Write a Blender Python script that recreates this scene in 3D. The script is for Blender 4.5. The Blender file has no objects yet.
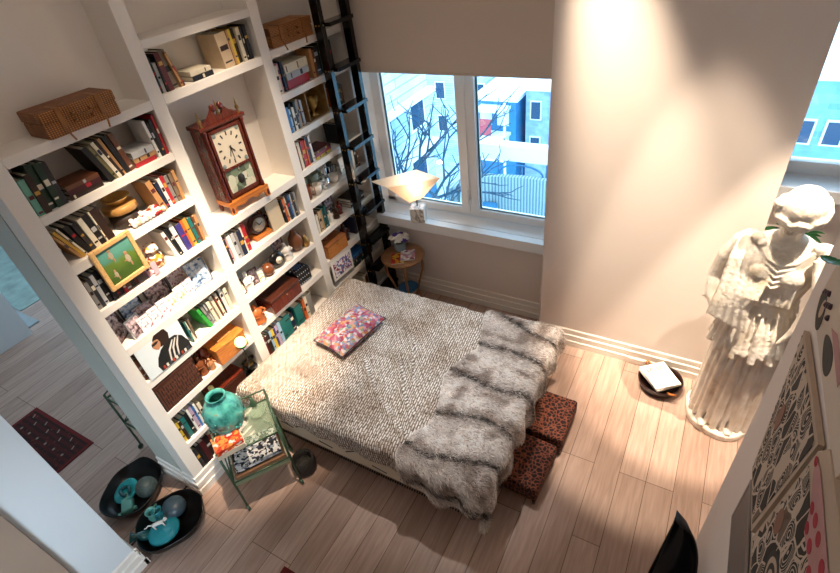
import bpy, bmesh, math, random
import numpy as np
from mathutils import Vector, Matrix, Euler
random.seed(7); rng = np.random.default_rng(7)
PI = math.pi
scene = bpy.context.scene
COL = scene.collection

# ------------------------------------------------------------------ materials
def lin(h):
    if isinstance(h, str):
        h = h.lstrip('#'); c = [int(h[i:i+2], 16)/255 for i in (0, 2, 4)]
    else: c = h
    return tuple((x/12.92 if x <= .04045 else ((x+.055)/1.055)**2.4) for x in c) + (1.,)
class NT:
    def __init__(s, name):
        s.m = bpy.data.materials.new(name); s.m.use_nodes = True
        s.t = s.m.node_tree; s.b = s.t.nodes['Principled BSDF']
    def n(s, typ, **kw):
        nd = s.t.nodes.new(typ)
        for k, v in kw.items():
            if k.startswith('i_'):
                key = k[2:]
                key = int(key) if key.isdigit() else key.replace('_', ' ')
                nd.inputs[key].default_value = v
            else: setattr(nd, k, v)
        return nd
    def l(s, a, b): s.t.links.new(a, b)
    def coord(s, which='Object', scale=(1, 1, 1), rot=(0, 0, 0), loc=(0, 0, 0)):
        tc = s.n('ShaderNodeTexCoord'); mp = s.n('ShaderNodeMapping')
        mp.inputs['Scale'].default_value = scale; mp.inputs['Rotation'].default_value = rot; mp.inputs['Location'].default_value = loc
        s.l(tc.outputs[which], mp.inputs[0]); return mp.outputs[0]
    def ramp(s, fac, stops, interp='LINEAR'):
        r = s.n('ShaderNodeValToRGB'); cr = r.color_ramp; cr.interpolation = interp
        while len(cr.elements) < len(stops): cr.elements.new(.5)
        for e, (p, c) in zip(cr.elements, stops): e.position = p; e.color = lin(c)
        s.l(fac, r.inputs[0]); return r.outputs[0]
    def mix(s, f, a, b, mode='MIX'):
        m = s.n('ShaderNodeMix', data_type='RGBA', blend_type=mode)
        for inp, v in ((m.inputs[0], f), (m.inputs[6], a), (m.inputs[7], b)):
            if hasattr(v, 'default_value') or hasattr(v, 'links'): s.l(v, inp)
            else: inp.default_value = v
        return m.outputs[2]
    def bump(s, h, strength=.3, dist=.01):
        b = s.n('ShaderNodeBump'); b.inputs['Strength'].default_value = strength; b.inputs['Distance'].default_value = dist
        s.l(h, b.inputs['Height']); s.l(b.outputs[0], s.b.inputs['Normal'])
_mats = {}
def mat(name, col, rough=.5, metal=0., var=.12, scale=30., bump=0., spec=.5):
    if name in _mats: return _mats[name]
    s = NT(name)
    s.b.inputs['Roughness'].default_value = rough; s.b.inputs['Metallic'].default_value = metal
    s.b.inputs['Specular IOR Level'].default_value = spec
    c = lin(col)
    nz = s.n('ShaderNodeTexNoise', i_Scale=scale, i_Detail=3.)
    s.l(s.coord(), nz.inputs['Vector'])
    dk = tuple(x*(1-var) for x in c[:3])+(1,); lt = tuple(min(1, x*(1+var*.6)) for x in c[:3])+(1,)
    s.l(s.mix(nz.outputs['Fac'], dk, lt), s.b.inputs['Base Color'])
    if bump: s.bump(nz.outputs['Fac'], bump, .01)
    _mats[name] = s.m; return s.m
def emit(name, col, strength):
    s = NT(name); s.b.inputs['Base Color'].default_value = lin(col)
    s.b.inputs['Emission Color'].default_value = lin(col); s.b.inputs['Emission Strength'].default_value = strength
    return s.m

WHITE = mat('white_cabinet_paint', '#efe9e0', .42, var=.04, scale=6)
WALLM = mat('warm_white_wall_paint', '#ebe1da', .75, var=.03, scale=4)
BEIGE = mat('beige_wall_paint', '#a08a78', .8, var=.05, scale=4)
COOLW = mat('pale_grey_wall_paint', '#dfe6ea', .7, var=.03, scale=3)
JAMB = mat('grey_green_door_pocket', '#c2c6bd', .45, var=.05, scale=4)
WINW = mat('white_window_frame', '#eef0f2', .35, var=.02, scale=4)
BLACK = mat('black_lacquer', '#0b0b0d', .22, var=.2)
DARK = mat('dark_gap', '#141210', .6)
BRASS = mat('brass', '#b8935a', .3, 1.)
SHADEF = mat('roller_shade_fabric', '#d8cabd', .85, var=.05, scale=200)
CREAMP = mat('book_pages', '#e6dcc6', .8, var=.15, scale=60)

def wood(name, c1, c2, scale=(3, 40, 3), rough=.4, bump=.1):
    s = NT(name)
    nz = s.n('ShaderNodeTexNoise', i_Scale=4., i_Detail=6., i_Distortion=1.2)
    s.l(s.coord(scale=scale), nz.inputs['Vector'])
    s.l(s.ramp(nz.outputs['Fac'], [(.3, c1), (.7, c2)]), s.b.inputs['Base Color'])
    s.b.inputs['Roughness'].default_value = rough; s.bump(nz.outputs['Fac'], bump, .004)
    return s.m
MAHOG = wood('red_mahogany', '#3a0e08', '#742a16', (20, 20, 3), .25)
HONEY = wood('honey_wood', '#a2622e', '#d08a48', (3, 30, 30), .35)
ORANGEW = wood('orange_wood', '#a5561c', '#dd8a3c', (30, 3, 30), .4)
DARKW = wood('dark_wood', '#2c130b', '#54281a', (30, 3, 30), .35)
TABLEW = wood('walnut_table_wood', '#7c5638', '#b98a62', (3, 30, 30), .3)
GOLDW = wood('gilt_frame_wood', '#c4935a', '#e8c184', (30, 30, 30), .35)

def floor_mat():
    s = NT('oak_plank_floor')
    v = s.coord(rot=(0, 0, PI/2), loc=(0, 0, 0))
    tc = s.n('ShaderNodeTexCoord'); sp = s.n('ShaderNodeSeparateXYZ'); s.l(tc.outputs['Object'], sp.inputs[0])
    cb = s.n('ShaderNodeCombineXYZ')
    ax = s.n('ShaderNodeMath', operation='SUBTRACT', i_1=.0942 - .1737*40)
    s.l(sp.outputs['X'], ax.inputs[0]); s.l(ax.outputs[0], cb.inputs['Y'])
    ay = s.n('ShaderNodeMath', operation='ADD', i_1=20.35); s.l(sp.outputs['Y'], ay.inputs[0]); s.l(ay.outputs[0], cb.inputs['X'])
    br = s.n('ShaderNodeTexBrick', offset=.37, offset_frequency=3)
    br.inputs['Scale'].default_value = 1.; br.inputs['Brick Width'].default_value = 1.55; br.inputs['Row Height'].default_value = .1737
    br.inputs['Mortar Size'].default_value = .0022; br.inputs['Mortar Smooth'].default_value = .1; br.inputs['Bias'].default_value = 0
    br.inputs['Color1'].default_value = lin('#b39788'); br.inputs['Color2'].default_value = lin('#cdb2a4'); br.inputs['Mortar'].default_value = lin('#6b5244')
    s.l(cb.outputs[0], br.inputs['Vector'])
    mp = s.n('ShaderNodeMapping'); mp.inputs['Scale'].default_value = (22, 1.6, 1); s.l(tc.outputs['Object'], mp.inputs[0])
    nz = s.n('ShaderNodeTexNoise', i_Scale=2.2, i_Detail=6., i_Distortion=.6); s.l(mp.outputs[0], nz.inputs['Vector'])
    g = s.ramp(nz.outputs['Fac'], [(.25, '#c9c1bb'), (.75, '#ffffff')])
    s.l(s.mix(.8, br.outputs['Color'], g, 'MULTIPLY'), s.b.inputs['Base Color'])
    s.b.inputs['Roughness'].default_value = .38
    s.bump(br.outputs['Fac'], -.15, .002)
    return s.m
def leopard():
    s = NT('leopard_print_fabric')
    v = s.coord(scale=(1, 1, 1))
    nz = s.n('ShaderNodeTexNoise', i_Scale=30., i_Detail=2.); s.l(v, nz.inputs['Vector'])
    vo = s.n('ShaderNodeTexVoronoi', feature='DISTANCE_TO_EDGE', i_Scale=34.)
    add = s.n('ShaderNodeVectorMath', operation='MULTIPLY_ADD'); add.inputs[1].default_value = (.02, .02, .02)
    s.l(nz.outputs['Color'], add.inputs[0]); s.l(v, add.inputs[2]); s.l(add.outputs[0], vo.inputs['Vector'])
    s.l(s.ramp(vo.outputs['Distance'], [(.0, '#8f5236'), (.06, '#74392a'), (.13, '#1c0c0a'), (1., '#150908')]), s.b.inputs['Base Color'])
    s.b.inputs['Roughness'].default_value = .85
    return s.m
def spread_mat():
    s = NT('woven_dash_bedspread')
    v = s.coord('UV')
    wob = s.n('ShaderNodeTexNoise', i_Scale=16., i_Detail=3.); s.l(v, wob.inputs['Vector'])
    add = s.n('ShaderNodeVectorMath', operation='MULTIPLY_ADD'); add.inputs[1].default_value = (.02, .02, .02)
    s.l(wob.outputs['Color'], add.inputs[0]); s.l(v, add.inputs[2])
    br = s.n('ShaderNodeTexBrick', offset=.5)
    br.inputs['Scale'].default_value = 1; br.inputs['Brick Width'].default_value = .05; br.inputs['Row Height'].default_value = .017
    br.inputs['Mortar Size'].default_value = .0052; br.inputs['Mortar Smooth'].default_value = .35
    br.inputs['Color1'].default_value = lin('#fbf8f4'); br.inputs['Color2'].default_value = lin('#efe9e4'); br.inputs['Mortar'].default_value = lin('#94826f')
    rt = s.n('ShaderNodeMapping'); rt.inputs['Rotation'].default_value = (0, 0, .12); s.l(add.outputs[0], rt.inputs[0])
    s.l(rt.outputs[0], br.inputs['Vector'])
    mp2 = s.n('ShaderNodeMapping'); mp2.inputs['Scale'].default_value = (.45, 1.6, 1); s.l(v, mp2.inputs[0])
    n2 = s.n('ShaderNodeTexNoise', i_Scale=60., i_Detail=3.); s.l(mp2.outputs[0], n2.inputs['Vector'])
    n3 = s.n('ShaderNodeTexNoise', i_Scale=3.5, i_Detail=4.); s.l(v, n3.inputs['Vector'])
    c = s.mix(.85, br.outputs['Color'], s.ramp(n2.outputs['Fac'], [(.38, '#96846f'), (.52, '#ffffff')]), 'MULTIPLY')
    c2 = s.mix(.5, c, s.ramp(n3.outputs['Fac'], [(.40, '#b8a28c'), (.52, '#ffffff')]), 'MULTIPLY')
    s.l(c2, s.b.inputs['Base Color']); s.b.inputs['Roughness'].default_value = .8
    m = s.n('ShaderNodeMath', operation='ADD'); s.l(n2.outputs['Fac'], m.inputs[0]); s.l(br.outputs['Fac'], m.inputs[1])
    s.bump(m.outputs[0], -.5, .006)
    return s.m
def cells(name, palette, scale=40, rough=.6, warp=.03, vscale=(1, 1, 1), metric='EUCLIDEAN'):
    s = NT(name); v = s.coord(scale=vscale)
    nz = s.n('ShaderNodeTexNoise', i_Scale=scale*.6, i_Detail=2.); s.l(v, nz.inputs['Vector'])
    add = s.n('ShaderNodeVectorMath', operation='MULTIPLY_ADD'); add.inputs[1].default_value = (warp,)*3
    s.l(nz.outputs['Color'], add.inputs[0]); s.l(v, add.inputs[2])
    vo = s.n('ShaderNodeTexVoronoi', i_Scale=scale); vo.distance = metric; s.l(add.outputs[0], vo.inputs['Vector'])
    sp = s.n('ShaderNodeSeparateColor'); s.l(vo.outputs['Color'], sp.inputs[0])
    k = len(palette)
    s.l(s.ramp(sp.outputs[0], [(i/k, c) for i, c in enumerate(palette)], 'CONSTANT'), s.b.inputs['Base Color'])
    s.b.inputs['Roughness'].default_value = rough
    return s.m
def wicker(name, c1, c2, sc=90):
    s = NT(name); v = s.coord()
    w = s.n('ShaderNodeTexWave', wave_type='BANDS', bands_direction='Z', i_Scale=sc*.35, i_Distortion=1.5); s.l(v, w.inputs['Vector'])
    w2 = s.n('ShaderNodeTexWave', wave_type='BANDS', bands_direction='Y', i_Scale=sc*.25, i_Distortion=1.5); s.l(v, w2.inputs['Vector'])
    m = s.n('ShaderNodeMath', operation='MULTIPLY'); s.l(w.outputs['Fac'], m.inputs[0]); s.l(w2.outputs['Fac'], m.inputs[1])
    s.l(s.ramp(m.outputs[0], [(.0, c1), (.6, c2)]), s.b.inputs['Base Color']); s.b.inputs['Roughness'].default_value = .55
    s.bump(m.outputs[0], .7, .006); return s.m
def facade(name, c1, c2, bw=.5, rh=.2):
    s = NT(name); v = s.coord()
    tc = s.n('ShaderNodeTexCoord'); sp = s.n('ShaderNodeSeparateXYZ'); s.l(tc.outputs['Object'], sp.inputs[0])
    a = s.n('ShaderNodeMath', operation='ADD'); s.l(sp.outputs['X'], a.inputs[0]); s.l(sp.outputs['Y'], a.inputs[1])
    cb = s.n('ShaderNodeCombineXYZ'); s.l(a.outputs[0], cb.inputs['X']); s.l(sp.outputs['Z'], cb.inputs['Y'])
    br = s.n('ShaderNodeTexBrick'); br.inputs['Scale'].default_value = 1; br.inputs['Brick Width'].default_value = bw; br.inputs['Row Height'].default_value = rh
    br.inputs['Mortar Size'].default_value = .012; br.inputs['Color1'].default_value = lin(c1); br.inputs['Color2'].default_value = lin(c2)
    br.inputs['Mortar'].default_value = lin('#8fb7cc'); s.l(cb.outputs[0], br.inputs['Vector'])
    n = s.n('ShaderNodeTexNoise', i_Scale=1.5, i_Detail=5.); s.l(v, n.inputs['Vector'])
    s.l(s.mix(.5, br.outputs['Color'], s.ramp(n.outputs['Fac'], [(.35, '#8aa9bd'), (.65, '#ffffff')]), 'MULTIPLY'), s.b.inputs['Base Color'])
    s.b.inputs['Roughness'].default_value = .8; return s.m
def glass_mat():
    s = NT('window_glass'); out = s.t.nodes['Material Output']
    tr = s.n('ShaderNodeBsdfTransparent'); tr.inputs[0].default_value = (.93, .98, 1, 1)
    gl = s.n('ShaderNodeBsdfGlossy'); gl.inputs['Roughness'].default_value = .02
    fr = s.n('ShaderNodeFresnel', i_IOR=1.35); mx = s.n('ShaderNodeMixShader')
    s.l(fr.outputs[0], mx.inputs[0]); s.l(tr.outputs[0], mx.inputs[1]); s.l(gl.outputs[0], mx.inputs[2]); s.l(mx.outputs[0], out.inputs[0])
    return s.m
GLASS = glass_mat()

# ------------------------------------------------------------------ mesh builder
class MB:
    def __init__(s): s.v = []; s.f = []; s.mi = []; s.sm = []
    def add(s, vs, fs, mi=0, smooth=False, M=None):
        o = len(s.v)
        for p in vs:
            p = Vector(p)
            if M is not None: p = M @ p
            s.v.append(tuple(p))
        for f in fs: s.f.append([o+i for i in f]); s.mi.append(mi); s.sm.append(smooth)
        return s
    def box(s, x0, x1, y0, y1, z0, z1, mi=0, M=None):
        vs = [(x, y, z) for z in (z0, z1) for y in (y0, y1) for x in (x0, x1)]
        return s.add(vs, [(0, 2, 3, 1), (4, 5, 7, 6), (0, 1, 5, 4), (2, 6, 7, 3), (0, 4, 6, 2), (1, 3, 7, 5)], mi, False, M)
    def lathe(s, prof, n=24, mi=0, M=None, smooth=True, sx=1, sy=1):
        vs = []; fs = []
        for r, z in prof:
            for i in range(n): a = 2*PI*i/n; vs.append((r*math.cos(a)*sx, r*math.sin(a)*sy, z))
        for j in range(len(prof)-1):
            for i in range(n): k = (i+1) % n; fs.append((j*n+i, j*n+k, (j+1)*n+k, (j+1)*n+i))
        if prof[0][0] > 1e-5: fs.append(tuple(range(n-1, -1, -1)))
        if prof[-1][0] > 1e-5: fs.append(tuple((len(prof)-1)*n+i for i in range(n)))
        return s.add(vs, fs, mi, smooth, M)
    def tube(s, pts, r, n=8, mi=0, M=None, smooth=True):
        pts = [Vector(p) for p in pts]; rs = r if isinstance(r, (list, tuple)) else [r]*len(pts)
        vs = []; fs = []; up = None
        for j, p in enumerate(pts):
            d = (pts[min(j+1, len(pts)-1)] - pts[max(j-1, 0)]).normalized()
            if up is None: up = d.orthogonal().normalized()
            u = (up - d*up.dot(d)); u = u.normalized() if u.length > 1e-6 else d.orthogonal().normalized(); up = u; w = d.cross(u)
            for i in range(n):
                a = 2*PI*i/n; vs.append(tuple(p + (u*math.cos(a) + w*math.sin(a))*rs[j]))
        for j in range(len(pts)-1):
            for i in range(n): k = (i+1) % n; fs.append((j*n+i, j*n+k, (j+1)*n+k, (j+1)*n+i))
        fs.append(tuple(range(n-1, -1, -1))); fs.append(tuple((len(pts)-1)*n+i for i in range(n)))
        return s.add(vs, fs, mi, smooth, M)
    def ball(s, c, r, mi=0, n=16, m=10, M=None):
        rx, ry, rz = r if isinstance(r, (tuple, list)) else (r, r, r)
        vs = []; fs = []
        for j in range(1, m):
            t = PI*j/m
            for i in range(n): a = 2*PI*i/n; vs.append((c[0]+rx*math.sin(t)*math.cos(a), c[1]+ry*math.sin(t)*math.sin(a), c[2]-rz*math.cos(t)))
        b = len(vs); vs += [(c[0], c[1], c[2]-rz), (c[0], c[1], c[2]+rz)]
        for j in range(m-2):
            for i in range(n): k = (i+1) % n; fs.append((j*n+i, j*n+k, (j+1)*n+k, (j+1)*n+i))
        for i in range(n): k = (i+1) % n; fs.append((b, k, i)); fs.append((b+1, (m-2)*n+i, (m-2)*n+k))
        return s.add(vs, fs, mi, True, M)
    def prism(s, poly, a0, a1, axis='z', mi=0, M=None, smooth=False):
        n = len(poly)
        def P(u, v, w): return {'z': (u, v, w), 'x': (w, u, v), 'y': (u, w, v)}[axis]
        vs = [P(u, v, a0) for u, v in poly] + [P(u, v, a1) for u, v in poly]
        fs = [tuple(range(n-1, -1, -1)), tuple(range(n, 2*n))] + [(i, (i+1) % n, n+(i+1) % n, n+i) for i in range(n)]
        return s.add(vs, fs, mi, smooth, M)
    def build(s, name, mats, parent=None, loc=None, rot=None, bevel=0, seg=2, subsurf=0):
        me = bpy.data.meshes.new(name); me.from_pydata(s.v, [], s.f)
        for m in (mats if isinstance(mats, (list, tuple)) else [mats]): me.materials.append(m)
        me.polygons.foreach_set('material_index', s.mi); me.polygons.foreach_set('use_smooth', s.sm)
        bm = bmesh.new(); bm.from_mesh(me); bmesh.ops.recalc_face_normals(bm, faces=bm.faces); bm.to_mesh(me); bm.free()
        o = bpy.data.objects.new(name, me); COL.objects.link(o)
        if parent: o.parent = parent
        if loc is not None: o.location = loc
        if rot is not None: o.rotation_euler = rot
        if bevel:
            b = o.modifiers.new('bevel', 'BEVEL'); b.width = bevel; b.segments = seg; b.limit_method = 'ANGLE'; b.angle_limit = .6
        if subsurf:
            b = o.modifiers.new('sub', 'SUBSURF'); b.levels = subsurf; b.render_levels = subsurf
        return o
def tag(o, label, cat, group=None, kind=None):
    if label: o['label'] = label
    if cat: o['category'] = cat
    if group: o['group'] = group
    if kind: o['kind'] = kind
    return o
def thing(name, label, cat, loc=(0, 0, 0), rot=(0, 0, 0), group=None):
    o = bpy.data.objects.new(name, None); COL.objects.link(o); o.location = loc; o.rotation_euler = rot
    o.empty_display_size = .05
    return tag(o, label, cat, group)
def struct(name, mb, m, label=None, bevel=0, **k):
    o = mb.build(name, m, bevel=bevel, **k); o['kind'] = 'structure'
    if label: o['label'] = label
    return o
def rotz(a, loc=(0, 0, 0)): return Matrix.Translation(loc) @ Matrix.Rotation(a, 4, 'Z')
def TR(loc=(0, 0, 0), rot=(0, 0, 0)): return Matrix.Translation(loc) @ Euler(rot).to_matrix().to_4x4()

# ------------------------------------------------------------------ setting
H = 4.6
FLOORM = floor_mat()
struct('floor', MB().box(-7.5, 4.6, -3.4, 2.95, -.12, 0), FLOORM)
struct('ceiling', MB().box(-7.5, 4.6, -3.4, 3.1, H, H+.1), WALLM)
WY, PY = 2.698, 2.459
# window wall (pieces round the two openings)
struct('wall_back', MB().box(-.43, .04, WY, 3.0, 0, H).box(.04, 1.78, WY, 3.0, 0, .86).box(.04, 1.78, WY, 3.0, 2.75, H)
       .box(3.1, 4.6, WY, 3.0, 0, 1.66).box(3.1, 4.6, WY, 3.0, 3.6, H).box(4.5, 4.6, WY, 3.0, 1.6, 3.6), WALLM)
struct('wall_pier', MB().box(1.75, 3.17, PY, 3.0, 0, H), WALLM)
struct('wall_right', MB().box(3.15, 3.27, -3.3, .80, 0, H), WALLM, bevel=.004)
struct('wall_far_right', MB().box(4.6, 4.72, -3.4, 3.0, 0, H), WALLM)
struct('wall_front', MB().box(-7.5, 4.6, -3.5, -3.4, 0, H), WALLM)
struct('wall_partition', MB().box(-.44, -.235, -.0, 2.698, 0, H).box(-.44, -.158, -.088, 0, 0, H), JAMB)
struct('wall_left', MB().box(-.42, .04, -.92, -.64, 0, H), COOLW, bevel=.003)
struct('wall_left_near', MB().box(-.42, .075, -3.4, -.921, 0, H), BEIGE)
struct('wall_left_room', MB().box(-7.5, -3.36, -3.4, .41, 0, H).box(-7.6, -7.5, -3.4, 3.0, 0, H), COOLW)
struct('wall_left_back', MB().box(-7.5, -.44, 2.7, 2.9, 0, 1.0).box(-7.5, -.44, 2.7, 2.9, 2.6, H).box(-7.5, -6.5, 2.7, 2.9, 1, 2.6).box(-1.2, -.44, 2.7, 2.9, 1, 2.6), COOLW)
def base_prof(t=1.): return [(0, 0), (.026*t, 0), (.026*t, .062), (.018*t, .068), (.018*t, .124), (.009*t, .13), (.009*t, .178), (0, .186)]
def baseboard(name, p0, p1, outward):
    # outward: unit vector from the wall into the room
    p0 = Vector(p0); p1 = Vector(p1); ow = Vector(outward); vs = []; pr = base_prof()
    for p in (p0, p1):
        for a, z in pr: q = p + ow*a; vs.append((q.x, q.y, z))
    n = len(pr); fs = [tuple(range(n)), tuple(range(2*n-1, n-1, -1))]+[(i, (i+1) % n, n+(i+1) % n, n+i) for i in range(n)]
    return struct(name, MB().add(vs, fs), WHITE)
baseboard('baseboard_back', (0.03, WY, 0), (1.75, WY, 0), (0, -1, 0))
baseboard('baseboard_pier', (1.724, PY, 0), (3.17, PY, 0), (0, -1, 0))
baseboard('baseboard_pier_side', (1.75, PY, 0), (1.75, WY, 0), (-1, 0, 0))
baseboard('baseboard_left', (.04, -.92, 0), (.04, -.62, 0), (1, 0, 0))
baseboard('baseboard_left_end', (-.42, -.64, 0), (.066, -.64, 0), (0, 1, 0))
baseboard('baseboard_right', (3.15, -3.3, 0), (3.15, .8, 0), (-1, 0, 0))
baseboard('baseboard_partition', (-.44, -.088, 0), (-.158, -.088, 0), (0, -1, 0))
struct('trim_door_track', MB().box(-.165, -.15, -.64, -.088, .0005, .003), DARK)

# windows: main
def window_main():
    s = MB()
    yf0, yf1 = 2.80, 2.88
    x0, x1, z0, z1 = .045, 1.80, .985, 2.75
    s.box(x0, x0+.09, yf0, yf1, z0, z1).box(x1-.06, x1, yf0, yf1, z0, z1).box(x0, x1, yf0, yf1, z0-.03, z0+.045).box(x0, x1, yf0, yf1, z1-.06, z1)
    s.box(.865, 1.035, yf0-.01, yf1, z0, z1)
    s.box(.943, .957, yf0-.02, yf0, z0+.02, z1)
    w = struct('window_1', s, WINW, bevel=.006)
    g = MB().box(.135, .865, 2.845, 2.849, z0+.04, z1-.05).build('glass', GLASS, w)
    g2 = MB().box(1.035, 1.75, 2.845, 2.849, z0+.04, z1-.05).build('glass', GLASS, w)
    sp = MB()
    for a, b in ((.135, .865), (1.035, 1.745)):
        sp.box(a, a+.012, 2.83, 2.845, z0+.04, z1-.05).box(b-.012, b, 2.83, 2.845, z0+.04, z1-.05).box(a, b, 2.83, 2.845, z0+.04, z0+.052)
    sp.build('glazing_bead', mat('teal_glazing_bead', '#3c6670', .4), w)
    MB().box(.93, .965, 2.765, 2.79, 1.12, 1.15).box(.94, .955, 2.75, 2.768, 1.1, 1.24).build('window_handle', WINW, w, bevel=.004)
    MB().box(0.0401, 1.7499, 2.645, 2.86, .9, .944).box(.0401, 1.7499, 2.556, 2.64, .847, .944).build('window_sill', WINW, w, bevel=.004)
    MB().box(.0401, .045, 2.70, 2.9, .944, 2.75).build('window_jamb', WINW, w)
window_main()
def window_right():
    s = MB(); x0, x1, z0, z1 = 3.1701, 4.5, 1.66, 3.6
    s.box(x0, x0+.05, 2.84, 2.92, z0, z1).box(x1-.06, x1, 2.84, 2.92, z0, z1).box(x0, x1, 2.84, 2.92, z0, z0+.09).box(x0, x1, 2.84, 2.92, z1-.06, z1)
    w = struct('window_2', s, WINW, bevel=.006)
    MB().box(x0+.04, x1-.05, 2.88, 2.884, z0+.05, z1-.05).build('glass', GLASS, w)
    MB().box(x0, x1, 2.62, 2.92, z0-.07, z0+.01).build('window_sill', WINW, w, bevel=.004)
window_right()
# roller shade
t = thing('roller_shade', 'wide beige roller shade drawn half down over the main window', 'window shade', (0, 0, 0))
MB().box(.046, 1.748, 2.686, 2.690, 2.262, 4.5).build('shade_cloth', SHADEF, t)
MB().box(.046, 1.748, 2.682, 2.694, 2.245, 2.265).build('hem_bar', SHADEF, t, bevel=.003)
MB().tube([(.06, 2.655, 4.52), (1.74, 2.655, 4.52)], .033, 14).build('roller', WINW, t)

# ------------------------------------------------------------------ bookcase
BX = -.235
ROWS_L = [(2.321, 2.574), (2.031, 2.274), (1.722, 1.975), (1.423, 1.674), (1.13, 1.368), (.826, 1.072), (.484, .770), (.17, .443)]
ROWS_M = [(2.911, 3.55), (2.626, 2.865), (1.749, 2.572), (1.438, 1.691), (1.136, 1.387), (.848, 1.09), (.51, .792), (.17, .46)]
ROWS_R = [(2.635, 3.4), (2.34, 2.581), (2.049, 2.288), (1.748, 1.998), (1.467, 1.697), (1.149, 1.412), (.867, 1.104), (.56, .804), (.17, .51)]
LY, MY, RY = (0., .80), (.885, 1.693), (1.78, 2.60)
bc = thing('bookcase', 'floor-to-ceiling white built-in bookcase with three bays along the wall', 'bookcase')
MB().box(BX, -.0, LY[1], MY[0], .0, H-.002).build('divider', WHITE, bc, bevel=.003)
MB().box(BX, -.0, MY[1], RY[0], .0, H-.002).build('divider', WHITE, bc, bevel=.003)
MB().box(-.14, 0, -.088, 0, 0, H-.002).box(BX+.0005, -.14, -.0, .004, 0, H-.002).build('side_panel', WHITE, bc, bevel=.003)
MB().box(BX, 0, RY[1], WY-.002, 0, H-.002).build('side_panel', WHITE, bc, bevel=.003)
MB().box(BX+.0003, BX+.008, .0, RY[1], 0, H-.002).build('back_panel', WHITE, bc)
MB().box(-.158, -.14, -.080, 0, .19, H-.002).build('groove', DARK, bc)
for (y0, y1), rows in ((LY, ROWS_L), (MY, ROWS_M), (RY, ROWS_R)):
    for i, (zb, zt) in enumerate(rows):
        top_of_next = rows[i+1][1] if i+1 < len(rows) else zb-.05
        MB().box(BX+.008, -.0005, y0, y1, top_of_next, zb).build('shelf', WHITE, bc, bevel=.0025)
MB().box(BX+.008, -.0005, LY[0], LY[1], 3.45, 3.5).build('shelf', WHITE, bc, bevel=.0025)
MB().box(BX+.008, -.0005, LY[0], LY[1], 2.574, 2.625).build('shelf', WHITE, bc, bevel=.0025)
pl = MB(); pr = [(a, z) for a, z in base_prof()]
vs = []
for y, sgn in ((-.088, -1), (WY-.002, 0)):
    for a, z in pr: vs.append((a, y + sgn*a, z))
n = len(pr); pl.add(vs, [tuple(range(n)), tuple(range(2*n-1, n-1, -1))]+[(i, (i+1) % n, n+(i+1) % n, n+i) for i in range(n)])
vs = []
for x, k in ((-.14, 0), (0, 1)):
    for a, z in pr: vs.append((x + k*a, -.088-a, z))
pl.add(vs, [tuple(range(n)), tuple(range(2*n-1, n-1, -1))]+[(i, (i+1) % n, n+(i+1) % n, n+i) for i in range(n)])
pl.build('plinth', WHITE, bc)

# ------------------------------------------------------------------ books
BC = {'red': '#b3202a', 'dark red': '#5c1a1c', 'maroon': '#451318', 'orange': '#d9682c', 'gold': '#c99a3c', 'yellow': '#dcc03c', 'tan': '#bf8f5c',
      'beige': '#c9b190', 'cream': '#e5dcc4', 'white': '#eeece6', 'brown': '#6d4028', 'dark brown': '#2f1d16', 'black': '#141416', 'charcoal': '#2c2c30',
      'grey': '#8d8a86', 'silver': '#b6b8ba', 'pale blue': '#9dc2dc', 'blue': '#2d6fb0', 'navy': '#1b2440', 'purple': '#3c3580', 'lilac': '#b9a4bd',
      'pink': '#d9a3a8', 'magenta': '#8e2050', 'green': '#2fae3c', 'dark green': '#1b3a2c', 'teal': '#1f6f6c', 'pale teal': '#6fae9a', 'olive': '#77714a', 'taupe': '#7b6a58'}
def book_mat(cn):
    return mat('book_cover_'+cn.replace(' ', '_'), BC[cn], .45, var=.25, scale=25)
BAND = {}
def band_for(cn):
    c = lin(BC[cn]); l = .2*c[0]+.7*c[1]+.1*c[2]
    return random.choice(['gold', 'cream', 'red', 'silver'] if l < .12 else ['black', 'dark red', 'navy', 'dark brown'])
def book_mesh(cn, t, h, d=.17):
    s = MB(); c = .0025
    s.box(-.004, 0, 0, t, 0, h, 0)                       # spine
    s.box(-d, -.004, 0, c, 0, h, 0).box(-d, -.004, t-c, t, 0, h, 0)
    s.box(-d+.004, -.005, c, t-c, .004, h-.006, 1)       # pages
    if random.random() < .75:
        zz = h*random.uniform(.55, .8); s.box(0, .0006, t*.12, t*.88, zz-h*random.uniform(.04, .16), zz, 2)
    if random.random() < .5:
        zz = h*random.uniform(.1, .3); s.box(0, .0006, t*.15, t*.85, zz-.01, zz, 2)
    return s
ORD = ['first', 'second', 'third', 'fourth', 'fifth', 'sixth', 'seventh', 'eighth', 'ninth', 'tenth', 'eleventh', 'twelfth', 'thirteenth', 'fourteenth', 'fifteenth', 'sixteenth', 'seventeenth']
def put_book(cn, t, h, d, x, y, z, lean, flat, label, group, rz=0):
    s = book_mesh(cn, t, h, d)
    o = s.build('book', [book_mat(cn), CREAMP, book_mat(band_for(cn))])
    if flat: o.rotation_euler = (-PI/2, 0, rz); o.location = (x, y, z+t)
    else:
        o.rotation_euler = (lean, 0, 0)
        zz = z + (0 if lean >= 0 else t*math.sin(-lean)*0 + t*math.sin(-lean))
        o.location = (x, y, zz)
    return tag(o, label, 'book', group)
def thick(t): return 'thick' if t >= .034 else ('slim' if t < .018 else 'medium')
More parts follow.
